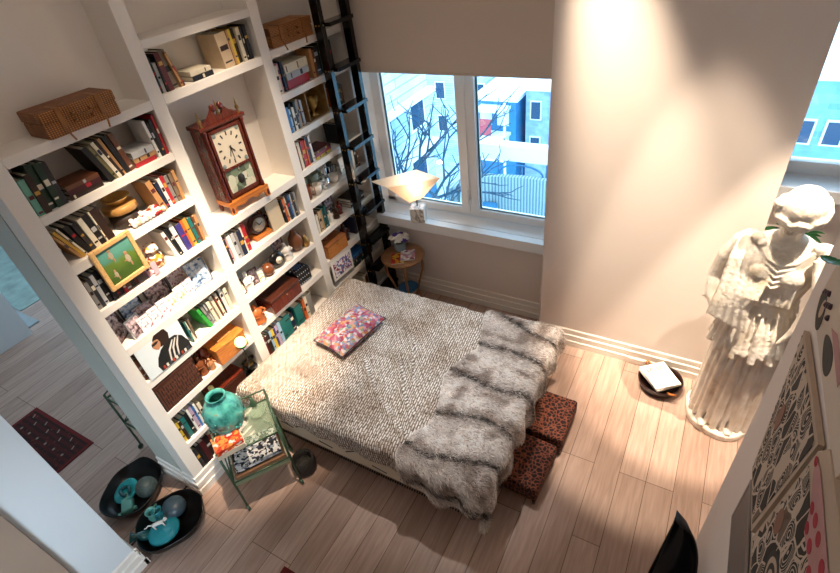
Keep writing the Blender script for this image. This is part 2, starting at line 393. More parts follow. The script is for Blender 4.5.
def row(bay, ri, y0, items, zrow, tall, names):
    """items: ('b',col,t,h[,lean_deg]) upright; ('s',len,[(col,t)..]) flat stack; ('g',w) gap"""
    bayname, shelfname = names
    grp = f'books on the {shelfname} shelf of the {bayname} bay'
    y = y0; k = 0; ns = 0
    for it in items:
        if it[0] == 'g': y += it[1]; continue
        if it[0] == 'b':
            cn, t, h = it[1:4]; ln = math.radians(it[4]) if len(it) > 4 else 0
            x = -.012 - random.uniform(0, .02)
            d = random.uniform(.13, .17)
            lab = f'{thick(t)} {cn} book, {ORD[k]} upright from the left, {bayname} bay, {shelfname} shelf'
            w = t/math.cos(ln) + .0012
            yy = y if ln >= 0 else y
            hh = min(h, (tall-.006-t*abs(math.sin(ln)))/math.cos(ln))
            put_book(cn, t, hh, d, x, yy, zrow + .0005, ln, False, lab, grp)
            y += w; k += 1
        if it[0] == 's':
            z = zrow + .0005; ns += 1; m = len(it[2])
            for j, (cn, t) in enumerate(it[2]):
                where = 'bottom' if j == 0 else ('top' if j == m-1 else ORD[j]+' from bottom')
                lab = f'{cn} book lying flat, {where} of {"the" if ns==1 else "the right-hand"} pile, {bayname} bay, {shelfname} shelf'
                put_book(cn, t, it[1]*random.uniform(.93, 1), .155, -.008-random.uniform(0, .015), y+.002, z, 0, True, lab, grp)
                z += t + .0008
            y += it[1] + .006
def R(bay, ri, y0, items):
    base, rows, nm = {'L': (LY[0], ROWS_L, 'left'), 'M': (MY[0], ROWS_M, 'middle'), 'R': (RY[0], ROWS_R, 'right')}[bay]
    sh = {'L': ['top', 'second', 'third', 'fourth', 'fifth', 'sixth', 'seventh', 'lowest'],
          'M': ['highest', 'top', 'clock', 'third', 'fourth', 'fifth', 'sixth', 'lowest'],
          'R': ['top', 'second', 'third', 'fourth', 'fifth', 'sixth', 'seventh', 'eighth', 'lowest']}[bay][ri]
    row(bay, ri, base+y0, items, rows[ri][0], rows[ri][1]-rows[ri][0], (nm, sh))
b = 'b'
R('L', 0, .012, [(b, 'pale teal', .03, .185), (b, 'dark brown', .03, .20), (b, 'dark green', .032, .235), (b, 'dark green', .03, .23), (b, 'charcoal', .025, .22), ('g', .012),
   ('s', .185, [('dark brown', .026), ('maroon', .026), ('brown', .022)])])
R('L', 0, .402, [(b, 'black', .03, .215, 17), (b, 'olive', .016, .215, 16), (b, 'cream', .02, .222, 15), (b, 'dark brown', .014, .225, 14), (b, 'tan', .016, .222, 12), (b, 'black', .026, .222, 10), (b, 'brown', .028, .222, 8)])
R('L', 0, .565, [('g', .004), ('s', .145, [('red', .026), ('tan', .026), ('silver', .034)])])
R('L', 0, .722, [(b, 'white', .016, .215, 4), (b, 'black', .014, .20, 3), (b, 'charcoal', .016, .21, 2), (b, 'red', .014, .225), (b, 'dark red', .013, .225)])
R('L', 1, .075, [(b, 'tan', .012, .19, 22), (b, 'gold', .016, .20, 21), (b, 'cream', .01, .205, 19), (b, 'black', .026, .19, 14), (b, 'charcoal', .022, .18, 10), (b, 'cream', .028, .19, 7), (b, 'black', .032, .195, 6), (b, 'cream', .008, .2, 5), (b, 'dark brown', .045, .20, 4)])
R('L', 1, .60, [(b, 'tan', .034, .20, 9), (b, 'navy', .022, .17, 5), (b, 'white', .02, .185, 4), (b, 'red', .022, .19, 3), (b, 'grey', .022, .18, 2), (b, 'taupe', .022, .18), (b, 'tan', .02, .19)])
R('L', 2, .01, [(b, 'grey', .02, .18, 0), (b, 'charcoal', .022, .19), (b, 'silver', .022, .20), (b, 'black', .026, .21), (b, 'black', .026, .20), (b, 'dark red', .02, .17), (b, 'charcoal', .02, .2), (b, 'red', .018, .16), (b, 'brown', .03, .18), (b, 'black', .03, .2), (b, 'dark red', .02, .2)])
R('L', 2, .335, [(b, 'pink', .028, .22, 3)])
R('L', 2, .556, [(b, 'white', .024, .20, 9), (b, 'black', .012, .21, 8), (b, 'black', .012, .2, 7), (b, 'white', .03, .21, 5), (b, 'purple', .036, .19, 4), (b, 'orange', .018, .2, 3), (b, 'gold', .026, .2, 2), (b, 'teal', .024, .19, 2), (b, 'brown', .014, .185), (b, 'tan', .018, .185)])
R('L', 4, .012, [(b, 'brown', .022, .18), (b, 'tan', .02, .19), (b, 'black', .03, .2)])
R('L', 4, .385, [(b, 'teal', .012, .18), (b, 'cream', .02, .17, 4), (b, 'taupe', .012, .17)])
R('L', 4, .548, [(b, 'green', .022, .19, 14), (b, 'grey', .018, .185, 10), (b, 'silver', .012, .19, 8), (b, 'cream', .024, .19, 5), (b, 'taupe', .012, .18, 5), (b, 'cream', .026, .2, 4), (b, 'brown', .01, .19, 3), (b, 'cream', .022, .2, 3), (b, 'black', .01, .2, 2), (b, 'white', .026, .21, 1), (b, 'cream', .026, .2)])
R('L', 6, .006, [(b, 'yellow', .022, .2), (b, 'dark brown', .02, .19), (b, 'teal', .034, .2), (b, 'black', .026, .21), (b, 'white', .014, .23), (b, 'lilac', .028, .23), (b, 'blue', .012, .22), (b, 'white', .014, .23), (b, 'taupe', .014, .22), (b, 'cream', .022, .2)])
R('L', 7, .006, [(b, 'charcoal', .03, .21), (b, 'black', .03, .22), (b, 'maroon', .04, .22), (b, 'black', .04, .22), (b, 'dark red', .04, .21), (b, 'cream', .03, .2), (b, 'brown', .03, .2), (b, 'grey', .03, .2)])
R('M', 1, .006, [(b, 'black', .024, .19), (b, 'silver', .02, .16), (b, 'black', .014, .2), (b, 'dark red', .032, .205, 4), (b, 'taupe', .05, .205, 4), (b, 'tan', .014, .19, 10), (b, 'brown', .012, .2, 14), ('g', .055), ('s', .165, [('black', .028), ('cream', .026)])])
R('M', 1, .508, [(b, 'beige', .085, .20, 3), (b, 'tan', .016, .205, 3), (b, 'yellow', .02, .205, 2), (b, 'dark brown', .036, .205, 2), (b, 'cream', .026, .2, 1), (b, 'gold', .014, .2), (b, 'charcoal', .014, .2), (b, 'black', .03, .205), (b, 'silver', .014, .2)])
R('M', 3, .006, [(b, 'charcoal', .022, .2), (b, 'pink', .02, .205, 2), (b, 'white', .03, .21, 2), (b, 'silver', .026, .21, 1), (b, 'grey', .02, .2), (b, 'navy', .036, .2), (b, 'cream', .016, .215), (b, 'red', .036, .215)])
R('M', 3, .61, [(b, 'black', .018, .2, 2), (b, 'orange', .022, .2, 2), (b, 'cream', .012, .21, 1), (b, 'navy', .02, .215, 1), (b, 'blue', .018, .2), (b, 'silver', .014, .2), (b, 'charcoal', .02, .21), (b, 'grey', .02, .2)])
R('M', 6, .006, [(b, 'dark red', .024, .2), (b, 'dark brown', .024, .2), (b, 'black', .02, .2), (b, 'pale blue', .02, .21), (b, 'yellow', .03, .21), (b, 'purple', .016, .2), (b, 'lilac', .026, .21), (b, 'pale blue', .03, .22), (b, 'teal', .05, .22), (b, 'teal', .06, .23), (b, 'navy', .04, .2), ('g', .03), (b, 'teal', .08, .22), (b, 'dark red', .02, .2), (b, 'orange', .028, .22), (b, 'cream', .03, .23), (b, 'grey', .06, .23)])
R('R', 1, .01, [(b, 'cream', .03, .19), (b, 'pink', .012, .2), (b, 'charcoal', .016, .2), (b, 'navy', .018, .205), (b, 'black', .014, .2), ('s', .26, [('red', .065), ('silver', .045), ('cream', .06)]), ('g', .03), (b, 'tan', .03, .205), (b, 'brown', .024, .19), (b, 'black', .05, .21), ('g', .02), (b, 'dark green', .05, .22), (b, 'black', .05, .2), (b, 'charcoal', .05, .21)])
R('R', 2, .006, [(b, 'blue', .036, .19), (b, 'pale blue', .014, .17), (b, 'black', .02, .205), (b, 'white', .022, .17), (b, 'dark brown', .02, .2), (b, 'grey', .016, .2), (b, 'tan', .02, .21), (b, 'charcoal', .02, .2), (b, 'silver', .02, .19)])
R('R', 2, .59, [(b, 'orange', .03, .15), (b, 'tan', .03, .18), (b, 'dark green', .03, .17), (b, 'brown', .03, .15)])
R('R', 3, .008, [(b, 'brown', .016, .2), (b, 'cream', .036, .215), (b, 'dark brown', .014, .19), (b, 'red', .04, .21), (b, 'orange', .014, .2), (b, 'cream', .01, .2), (b, 'navy', .032, .215, 3), (b, 'white', .022, .22, 2), ('g', .008), ('s', .2, [('yellow', .022), ('magenta', .026), ('maroon', .022)])])
R('R', 3, .55, [(b, 'black', .03, .17), (b, 'pale blue', .02, .16), (b, 'red', .03, .15), (b, 'cream', .02, .18)])
R('R', 5, .008, [(b, 'black', .018, .19), (b, 'cream', .024, .18), (b, 'brown', .014, .2), (b, 'beige', .03, .19), (b, 'tan', .014, .19), (b, 'teal', .024, .2, 3), (b, 'dark green', .02, .19, 3), (b, 'teal', .016, .2, 2)])
R('R', 5, .5, [('s', .22, [('charcoal', .03), ('silver', .02), ('black', .03)])])
R('R', 6, .50, [(b, 'navy', .03, .18), (b, 'cream', .02, .2), (b, 'dark red', .03, .19), (b, 'grey', .025, .18), ('g', .01), (b, 'white', .03, .2), (b, 'black', .03, .18)])
R('R', 4, .66, [(b, 'white', .03, .17), (b, 'black', .03, .19), (b, 'brown', .03, .18)])
R('R', 7, .36, [('s', .22, [('black', .03), ('teal', .02), ('charcoal', .03), ('grey', .02), ('blue', .02)]), ('g', .02), (b, 'cream', .03, .16), (b, 'black', .03, .18), (b, 'brown', .03, .17)])
R('R', 8, .02, [(b, 'black', .04, .22), (b, 'maroon', .04, .22), (b, 'charcoal', .04, .22), ('s', .25, [('dark brown', .04), ('navy', .04)]), ('g', .05), (b, 'cream', .03, .2), (b, 'brown', .04, .2)])
#CUT1
# ------------------------------------------------------------------ wicker cases
WICK = wicker('woven_wicker', '#71401a', '#cb8c48', 100); WICKD = wicker('dark_lattice_weave', '#1a0c08', '#6b3a26', 70)
LEATH = mat('brown_leather_strap', '#95602c', .5)
def wicker_case(L, D, Hh, loc, rz, label):
    t = thing('wicker_case', label, 'wicker case', loc, (0, 0, rz))
    MB().box(-D, 0, -L/2, L/2, .001, Hh*.58).build('body', WICK, t, bevel=.007, seg=2)
    MB().box(-D-.002, .003, -L/2-.003, L/2+.003, Hh*.582, Hh).build('lid', WICK, t, bevel=.007, seg=2)
    for s in (-1, 1):
        y = s*L*.27
        MB().box(-D*.5, .007, y-.012, y+.012, Hh, Hh+.003).box(.003, .008, y-.012, y+.012, Hh*.3, Hh+.003).build('strap', LEATH, t)
        MB().tube([(.01, y, .03), (.014, y-s*.004, .0), (.02, y-s*.012, -.03)], .005, 6).build('strap_end', LEATH, t)
    for z0 in (Hh*.42, Hh*.7):
        MB().tube([(.002, -.045, z0), (.03, -.04, z0-.012), (.036, 0, z0-.016), (.03, .04, z0-.012), (.002, .045, z0)], .006, 8).build('handle', WICK, t)
    return t
wicker_case(.375, .20, .125, (.035, .408, 2.6255), -.03, 'woven wicker suitcase lying on top of the left bay')
wicker_case(.42, .20, .13, (.008, 2.035, 2.6355), -.04, 'woven wicker suitcase behind the black ladder on the right bay')

# ------------------------------------------------------------------ mantel clock
def clock():
    W, D, HH = .36, .15, .50
    t = thing('mantel_clock', 'mahogany pillar clock with scrolled crest in the middle bay niche', 'clock', (-.01, 1.222, 1.7495), (0, 0, -.12))
    t.scale = (1, .90, 1.17)
    s = MB()
    s.box(-D, -.02, -W/2, W/2, .07, HH)
    s.box(-D-.004, .0, -W/2-.015, W/2+.015, HH, HH+.022)
    s.build('case', MAHOG, t, bevel=.004)
    for y in (-W/2+.018, W/2-.018): MB().lathe([(.018, .075), (.018, .1), (.013, .11), (.012, .47), (.018, .485), (.018, .5)], 14, M=TR((-.016, y, 0))).build('pillar', MAHOG, t)
    s = MB(); a, b2 = W/2-.04, .49
    for (y0, y1, z0, z1) in ((-a, -a+.022, .09, b2), (a-.022, a, .09, b2), (-a, a, .09, .112), (-a, a, b2-.022, b2), (-a, a, .245, .262)):
        s.box(-.022, -.008, y0, y1, z0, z1)
    s.build('door', MAHOG, t, bevel=.003)
    MB().box(-.024, -.014, -a+.02, a-.02, .262, b2-.02).build('dial_plate', mat('painted_dial', '#ece0c8', .5, var=.1, scale=14), t)
    s = MB()
    for i in range(12):
        an = i*PI/6; M = TR((-.0135, .088*math.sin(an), .366+.082*math.cos(an)), (-an, 0, 0))
        MB().box(0, .001, -.005, .005, -.012, .012, 0, M).build('numeral', mat('clock_black', '#2a2620', .5), t)
    for sy in (-1, 1):
        for sz in (-1, 1): MB().ball((-.013, sy*.1, .366+sz*.09), (.002, .016, .014), 0, 10, 6).build('spandrel', mat('dial_spandrel', '#8f9c94', .6), t)
    s = MB(); s.box(-.012, -.010, -.003, .003, -.055, .012, 0, TR((0, 0, .366), (-.45, 0, 0))).box(-.012, -.010, -.004, .004, -.04, .01, 0, TR((0, 0, .366), (.75, 0, 0))).ball((-.011, 0, .366), .007, 0, 10, 6)
    s.box(-.012, -.010, -.002, .002, -.07, .01, 0, TR((0, 0, .366), (.05, 0, 0)))
    s.build('hands', mat('clock_black', '#2a2620', .5), t)
    MB().box(-.024, -.014, -a+.02, a-.02, .11, .247).build('painted_panel', cells('painted_panel', ['#dfe0c6', '#c8cfb4', '#e9e4cf', '#7d8f72', '#e5dfca', '#58634e'], 26), t)
    MB().lathe([(.0, 0), (.03, 0), (.03, .002), (0, .002)], 20, M=TR((-.0135, 0, .175), (0, PI/2, 0))).build('pendulum', mat('clock_black', '#2a2620', .5), t)
    # scalloped apron and feet
    n = 24; po = [(-W/2-.01, .075)]+[(-W/2-.01, .0)]+[(-W/2+.03, .0)]
    for i in range(n+1):
        u = i/n; y = -W/2+.04+u*(W-.08); po.append((y, .028+.02*abs(math.cos(u*PI*2))*(1 if .15 < u < .85 else .6)))
    po += [(W/2-.03, 0), (W/2+.01, 0), (W/2+.01, .075)]
    s = MB().prism(po, -.004, .012, 'x'); s.box(-D, -.004, -W/2-.006, W/2+.006, .045, .075)
    s.build('apron', ORANGEW, t, bevel=.002)
    for y in (-W/2+.005, W/2-.005):
        for x in (-D+.02, .0):
            MB().lathe([(.008, .0), (.015, .012), (.017, .03), (.012, .05)], 10, M=TR((x, y, 0))).build('foot', MAHOG, t)
    # scroll crest
    s = MB()
    for sg in (-1, 1):
        po = [(sg*.15, 0)]
        for i in range(15):
            u = i/14; po.append((sg*(.15-.115*u), .012+.075*u**1.6))
        po += [(sg*.025, .07), (sg*.035, .05), (sg*.025, .035), (sg*.0, .03), (0, 0)]
        s.prism(po if sg < 0 else po[::-1], -.03, -.012, 'x', M=TR((0, 0, HH+.02)))
        s.lathe([(.0, -.011), (.019, -.011), (.022, 0), (.019, .011), (0, .011)], 14, M=TR((-.02, sg*.032, HH+.093), (0, PI/2, 0)))
    s.build('crest', MAHOG, t)
    for y, z in ((-W/2+.018, .022), (0, .055), (W/2-.018, .022)):
        MB().lathe([(.013, 0), (.013, .008), (.006, .012), (.013, .026), (.014, .034), (.005, .046), (.006, .052), (.0, .085)], 12, M=TR((-.02, y, HH+z))).build('finial', BRASS, t)
clock()

# ------------------------------------------------------------------ library ladder
LM = mat('black_ladder_paint', '#08080a', .18, var=.1)
t = thing('library_ladder', 'tall black library ladder standing against the right bay', 'ladder', (0, 0, 0))
for y in (2.272, 2.612):
    MB().box(.028, .098, y-.023, y+.023, .0, 3.9).build('rail', LM, t, bevel=.003)
TREADZ = [.45+.0+.318*i for i in range(-1, 11)]
for z in TREADZ:
    MB().box(.03, .145, 2.291, 2.593, z, z+.028).build('tread', mat('black_ladder_tread', '#0c1016', .08, var=.1), t, bevel=.002)
b0 = MB().lathe([(.006, 0), (.006, .003), (0, .004)], 8).build('bolt', BRASS, t)
first = True
for z in TREADZ:
    for y in (2.272, 2.612):
        for loc, rt_ in (((.05, y-.023, z+.014), (PI/2, 0, 0)), ((.078, y-.023, z+.014), (PI/2, 0, 0)), ((.098, y, z+.014), (0, PI/2, 0))):
            c = b0 if first else b0.copy()
            if not first: COL.objects.link(c); c.parent = t
            first = False; c.location = loc; c.rotation_euler = rt_
MB().tube([(.02, 1.8, 3.95), (.02, 2.68, 3.95)], .012, 10).build('hanging_rail', BLACK, t)
for y in (2.272, 2.612): MB().tube([(.063, y, 3.88), (.063, y, 3.97), (.03, y, 3.98), (.02, y, 3.95)], .009, 8).build('hook', BLACK, t)

# ------------------------------------------------------------------ small shelf objects
PHOTO = [cells('photo_a', ['#3a2c2a', '#8f7f86', '#cbb8bf', '#e7dcdc', '#5b6f8f', '#8a7a80', '#2d282a'], 130, .3, .02),
         cells('photo_b', ['#e6d2d6', '#c79aa6', '#f2eaea', '#9a5f6c', '#6a4a54', '#f4efe8'], 120, .3, .02),
         cells('photo_c', ['#26344a', '#6b86ae', '#bcc9d8', '#3d3f42', '#e2e4e6', '#8fa6bf', '#7f95ad'], 110, .3, .03),
         cells('photo_d', ['#eadfce', '#f6f0e6', '#c8a56e', '#6d5138', '#f0e7da', '#d8c2a2'], 120, .3, .02)]
def photo_mat(name, pal, sc):
    s = NT(name); n = s.n('ShaderNodeTexNoise', i_Scale=sc, i_Detail=3.); s.l(s.coord(), n.inputs['Vector'])
    k = len(pal); s.l(s.ramp(n.outputs['Fac'], [(.3+.4*i/(k-1), c) for i, c in enumerate(pal)]), s.b.inputs['Base Color']); s.b.inputs['Roughness'].default_value = .25; return s.m
PHOTO = [photo_mat('photo_a', ['#2a2224', '#5b4a50', '#a08a8f', '#d9c8ca', '#5b6a80'], 38), photo_mat('photo_b', ['#8f4f60', '#d9a9b4', '#f4e9ea', '#efe0e0', '#c98a98', '#5a3a40'], 42),
         photo_mat('photo_c', ['#26344a', '#5b769c', '#a9bccf', '#e2e4e6', '#6b86ae'], 34), photo_mat('photo_d', ['#8a6a46', '#e0c89c', '#faf4ea', '#f0e4d2', '#c09a6c'], 38)]
FRM = {'black': mat('black_frame', '#15130f', .3), 'silver': mat('silver_frame', '#b8bcc0', .25, .8), 'white': mat('white_frame', '#f0ece4', .5),
       'brown': mat('brown_frame', '#4c2a18', .4), 'gold': GOLDW, 'pink': mat('pink_frame', '#d9a9b4', .5)}
def photo_frame(w, h, loc, rz, lean, col, pi, label, group=None, bw=.008):
    t = thing('picture_frame', label, 'photo frame', loc, (0, -lean, rz), group)
    s = MB()
    s.box(-.012, 0, -w/2, -w/2+bw, 0, h).box(-.012, 0, w/2-bw, w/2, 0, h).box(-.012, 0, -w/2+bw, w/2-bw, 0, bw).box(-.012, 0, -w/2+bw, w/2-bw, h-bw, h)
    s.build('frame', FRM[col], t)
    MB().box(-.009, -.004, -w/2+bw, w/2-bw, bw, h-bw).build('photo', PHOTO[pi], t)
    return t
def card(w, h, loc, rz, lean, pi, label, group=None):
    o = MB().box(-.0012, 0, -w/2, w/2, 0, h).build('photo_card', PHOTO[pi], None, loc, (0, -lean, rz)); return tag(o, label, 'photo', group)
z4 = ROWS_L[3][0]
photo_frame(.16, .2, (-.10, .07, z4+.0005), .55, .2, 'brown', 0, 'dark framed photo turned aside at the left end of the photo shelf', 'framed photos on the photo shelf')
photo_frame(.11, .13, (-.03, .14, z4+.0005), .3, .2, 'silver', 0, 'silver framed photo leaning on the dark frame, photo shelf left end', 'framed photos on the photo shelf')
photo_frame(.15, .17, (-.17, .22, z4+.0005), .0, .12, 'black', 2, 'black framed bluish photo at the back of the photo shelf', 'framed photos on the photo shelf')
photo_frame(.13, .12, (-.10, .25, z4+.0005), -.1, .2, 'silver', 0, 'small grey framed photo in the middle row of the photo shelf', 'framed photos on the photo shelf')
photo_frame(.17, .16, (-.19, .42, z4+.0005), .0, .1, 'black', 0, 'wide black framed group photo at the back of the photo shelf', 'framed photos on the photo shelf')
photo_frame(.13, .17, (-.19, .58, z4+.0005), .0, .1, 'silver', 1, 'tall silver framed pink photo at the back of the photo shelf', 'framed photos on the photo shelf')
photo_frame(.15, .19, (-.05, .655, z4+.0005), -.25, .22, 'silver', 2, 'large blue grey framed photo at the right of the photo shelf', 'framed photos on the photo shelf')
photo_frame(.09, .13, (-.15, .74, z4+.0005), -.2, .15, 'brown', 0, 'small brown framed photo in the right corner of the photo shelf', 'framed photos on the photo shelf')
photo_frame(.08, .10, (-.13, .65, z4+.0005), .1, .15, 'gold', 3, 'small gilt framed photo behind the blue grey photo', 'framed photos on the photo shelf')
for i, (y, w, h, pi, nm) in enumerate([(.185, .075, .10, 1, 'pink snapshot, leftmost in the front row of the photo shelf'), (.262, .07, .105, 1, 'pink and red snapshot, second in the photo shelf front row'), (.335, .065, .11, 1, 'rosy snapshot, third in the photo shelf front row'),
        (.405, .07, .10, 3, 'cream snapshot, fourth in the photo shelf front row'), (.478, .07, .115, 3, 'golden white snapshot, fifth in the photo shelf front row'), (.552, .065, .12, 1, 'tall pink snapshot, last in the photo shelf front row')]):
    card(w, h, (-.02-.004*i, y, z4+.0005), random.uniform(-.1, .1), .22, pi, nm, 'snapshots on the photo shelf')
def figurine(loc, h, m, label, seed=0, rz=0, name='figurine', cat='figurine', wide=1., group=None):
    r = random.Random(seed); s = MB(); w = h*.26*wide
    s.lathe([(w*.9, 0), (w, h*.03), (w*.75, h*.08), (w*.95, h*.3), (w*.7, h*.5), (w*.85, h*.64), (w*.35, h*.74), (w*.28, h*.78)], 14)
    s.ball((0, 0, h*.87), (h*.11, h*.1, h*.13))
    for q in (-1, 1):
        s.tube([(0, q*w*.8, h*.66), (w*.4, q*w*(1.1+r.random()*.3), h*.48), (w*.9, q*w*.3, h*(.42+.15*r.random()))], [h*.05, h*.045, h*.035], 8)
    s.ball((h*.1, 0, h*.86), h*.022, 0, 8, 6)
    s.ball((-.01*h, 0, h*.95), (h*.1, h*.1, h*.06))
    o = s.build(name, m, None, loc, (0, 0, rz)); return tag(o, label, cat, group)
CER = mat('glazed_brown_ceramic', '#7c4424', .25, var=.5, scale=40); CERW = mat('white_porcelain', '#ebe4da', .2, var=.1, scale=30)
OCH = cells('ochre_and_white_glaze', ['#e9e2d2', '#c98a2e', '#8a3f1e', '#efe9dc', '#3a2a22', '#d8a04a'], 45, .3)
# second shelf: hat box, folded scarf
t = thing('round_hat_box', 'round tan wooden box with lid on the left bay second shelf', 'box', (-.115, .425, 2.0315))
MB().lathe([(.078, .0), (.08, .005), (.08, .09), (0, .09)], 28).build('body', mat('dark_box_side', '#2e2018', .5), t)
MB().lathe([(.088, .09), (.092, .094), (.092, .125), (.085, .13), (0, .132)], 28).build('lid', mat('gold_brown_marquetry', '#b98a4c', .35, var=.5, scale=30), t)
MB().lathe([(.04, .132), (.05, .15), (.075, .165), (.078, .172), (.07, .17), (.045, .152), (0, .145)], 24).build('bowl', mat('amber_glaze', '#c79a4e', .25, var=.4, scale=20), t)
s = MB()
for i in range(9):
    y = -.1+.025*i; s.tube([(-.06, y, .02+.01*math.sin(i)), (-.02, y+.01, .035+.012*math.cos(i*2)), (.015, y+.004, .022), (.022, y, .004)], .014, 8)
s.ball((-.03, 0, .018), (.055, .12, .018))
o = s.build('folded_scarf', cells('red_white_scarf', ['#efe6dc', '#a72a2e', '#f3ece4', '#cfae8e', '#efe6dc'], 50), None, (-.03, .50, 2.0315)); tag(o, 'crumpled red and white scarf on the left bay second shelf', 'scarf')
# third shelf: owl jar + card
t = thing('owl_jar', 'round orange and white owl jar between books, left bay third shelf', 'jar', (-.07, .445, 1.7225))
t.scale = (.85, .85, .85)
MB().lathe([(.03, 0), (.05, .01), (.062, .05), (.055, .09), (.035, .11), (.03, .115)], 24).build('body', OCH, t)
MB().lathe([(.036, .114), (.05, .13), (.052, .15), (.04, .175), (.012, .19), (0, .192)], 24).build('lid', OCH, t)
for q in (-1, 1):
    MB().lathe([(.012, 0), (.014, .004), (0, .007)], 14, M=TR((.048, q*.018, .145), (0, PI/2, 0))).build('eye', FRM['white'], t)
    MB().lathe([(.012, 0), (.0, .03)], 8, M=TR((0, q*.035, .17))).build('ear', OCH, t)
o = MB().box(-.0015, 0, -.018, .018, 0, .085).build('pink_card', mat('pink_paper', '#e6a6ae', .7), None, (.004, .385, 1.7225), (0, -.06, .05)); tag(o, 'small pink card propped on the left bay third shelf', 'card')
# gilt painting leaning on the shelf fronts
t = thing('gilt_framed_painting', 'small gilt framed painting of two children hung on the left bay front', 'painting', (.006, .226, 1.797), (.03, 0, 0))
w, h, bw = .25, .262, .026
MB().box(0, .022, -w/2, -w/2+bw, 0, h).box(0, .022, w/2-bw, w/2, 0, h).box(0, .022, -w/2+bw, w/2-bw, 0, bw).box(0, .022, -w/2+bw, w/2-bw, h-bw, h).build('frame', GOLDW, t, bevel=.004)
cv = NT('painted_canvas'); sp = cv.n('ShaderNodeSeparateXYZ'); cv.l(cv.coord(), sp.inputs[0])
nz = cv.n('ShaderNodeTexNoise', i_Scale=18., i_Detail=4.); cv.l(cv.coord(), nz.inputs['Vector'])
mr = cv.n('ShaderNodeMath', operation='MULTIPLY_ADD', i_1=3.4, i_2=-.15); cv.l(sp.outputs['Z'], mr.inputs[0])
ad = cv.n('ShaderNodeMath', operation='MULTIPLY_ADD', i_1=.35, i_2=-.17); cv.l(nz.outputs['Fac'], ad.inputs[0])
ad2 = cv.n('ShaderNodeMath', operation='ADD'); cv.l(mr.outputs[0], ad2.inputs[0]); cv.l(ad.outputs[0], ad2.inputs[1])
cv.l(cv.ramp(ad2.outputs[0], [(.05, '#3d5a1c'), (.3, '#5f7a2c'), (.42, '#4f8f7c'), (.75, '#6fb0a4'), (1, '#3f8078')]), cv.b.inputs['Base Color'])
cvo = MB().box(.004, .012, -w/2+bw, w/2-bw, bw, h-bw).build('canvas', cv.m, t)
for (y, z, k) in ((-.03, .185, 1.), (.045, .12, 1.15), (-.055, .075, .8)):
    s = MB(); s.ball((.0125, y, z+.03*k), (.001, .009*k, .011*k), 0, 12, 6); s.ball((.0125, y, z), (.001, .013*k, .024*k), 1, 12, 6)
    s.ball((.0125, y-.012*k, z-.006), (.001, .012*k, .005*k), 0, 10, 6); s.ball((.0125, y+.006, z-.03*k), (.001, .005*k, .016*k), 0, 10, 6)
    s.build('painted_figure', [mat('painted_skin', '#a8805f', .6), mat('painted_dress', '#a89c84', .6)], cvo)
# fifth shelf: large photo print hanging over the shelf edge
t = thing('portrait_photo_print', 'unframed photo print of dark haired person in sunglasses, left bay fifth shelf', 'photo', (.004, .19, 1.128), (0, -.03, 0))
MB().box(0, .002, -.165, .165, 0, .28).build('print', mat('photo_sky', '#dfeaee', .35, var=.05), t)
def flat(poly, x, m, name, th=.0006):
    return MB().prism(poly, x, x+th, 'x').build(name, m, t)
hairm = mat('photo_hair', '#2a1a14', .4, var=.5, scale=60); coat = mat('photo_black', '#191a1c', .4, var=.3, scale=40); skinp = mat('photo_skin', '#b98764', .4)
flat([(-.075, .0), (-.085, .05), (-.06, .1), (-.02, .14), (.05, .17), (.1, .165), (.14, .13), (.165, .06), (.165, 0)], .002, coat, 'jacket')
flat([(-.03, .16), (-.045, .2), (-.035, .235), (-.01, .262), (.03, .268), (.06, .25), (.072, .21), (.06, .17), (.03, .15)], .0026, hairm, 'hair')
flat([(-.045, .165), (-.058, .19), (-.05, .215), (-.03, .225), (-.005, .22), (.002, .19), (-.01, .16), (-.03, .15)], .0032, skinp, 'face')
flat([(-.056, .197), (-.054, .21), (-.02, .213), (-.005, .206), (-.02, .196), (-.04, .193)], .0038, coat, 'sunglasses')
for k in range(3):
    flat([(.0+.03*k, .02), (.02+.03*k, .1), (.07+.022*k, .15), (.076+.022*k, .145), (.03+.03*k, .09), (.01+.03*k, .02)], .0026, mat('photo_stripe', '#d8d4cc', .4), 'stripe')
s = MB()
for k in range(9): s.box(.0026, .0032, -.06+.024*k, -.045+.024*k, .004, .03, k % 3)
s.build('caption_row', [mat('p_red', '#a8402c', .5), mat('p_white', '#ded8cc', .5), mat('p_dk', '#39404a', .5)], t)
# sixth shelf: lattice box, masks, tray, wooden box
z6 = ROWS_L[5][0]+.0005
t = thing('lattice_basket', 'dark woven lattice basket at the left of the left bay sixth shelf', 'basket', (-.008, .008, z6))
s = MB().box(-.2, 0, 0, .31, 0, .222, 0)
for i in range(7): 
    for k in range(5): s.box(0, .004, .022+.041*i+(.018 if k % 2 else 0), .05+.041*i+(.012 if k % 2 else 0), .02+.04*k, .038+.04*k, 1)
s.build('body', [WICKD, mat('lattice_slats', '#5a3022', .5, var=.4)], t)
MB().box(-.205, .004, -.003, .313, .2, .228).build('rim', DARKW, t, bevel=.003)
figurine((-.06, .37, z6), .16, CER, 'brown carved figurine right of the lattice basket', 3, .3, group='carved figures on the sixth shelf')
figurine((-.11, .45, z6), .19, mat('red_brown_carving', '#8c3f22', .35, var=.5, scale=30), 'taller red brown figurine behind the small carved figures', 4, -.2, group='carved figures on the sixth shelf')
figurine((-.03, .43, z6), .10, mat('tan_carving', '#b07a50', .4, var=.4, scale=30), 'small tan figurine beside the orange wooden box', 5, 0, group='carved figures on the sixth shelf')
t = thing('wooden_box', 'orange wooden box with a raised lid panel, left bay sixth shelf', 'box', (.03, .60, z6), (0, 0, -.05))
MB().box(-.19, 0, -.125, .13, 0, .13).build('body', ORANGEW, t, bevel=.005)
MB().box(-.195, .004, -.13, .135, .131, .15).build('lid', ORANGEW, t, bevel=.004)
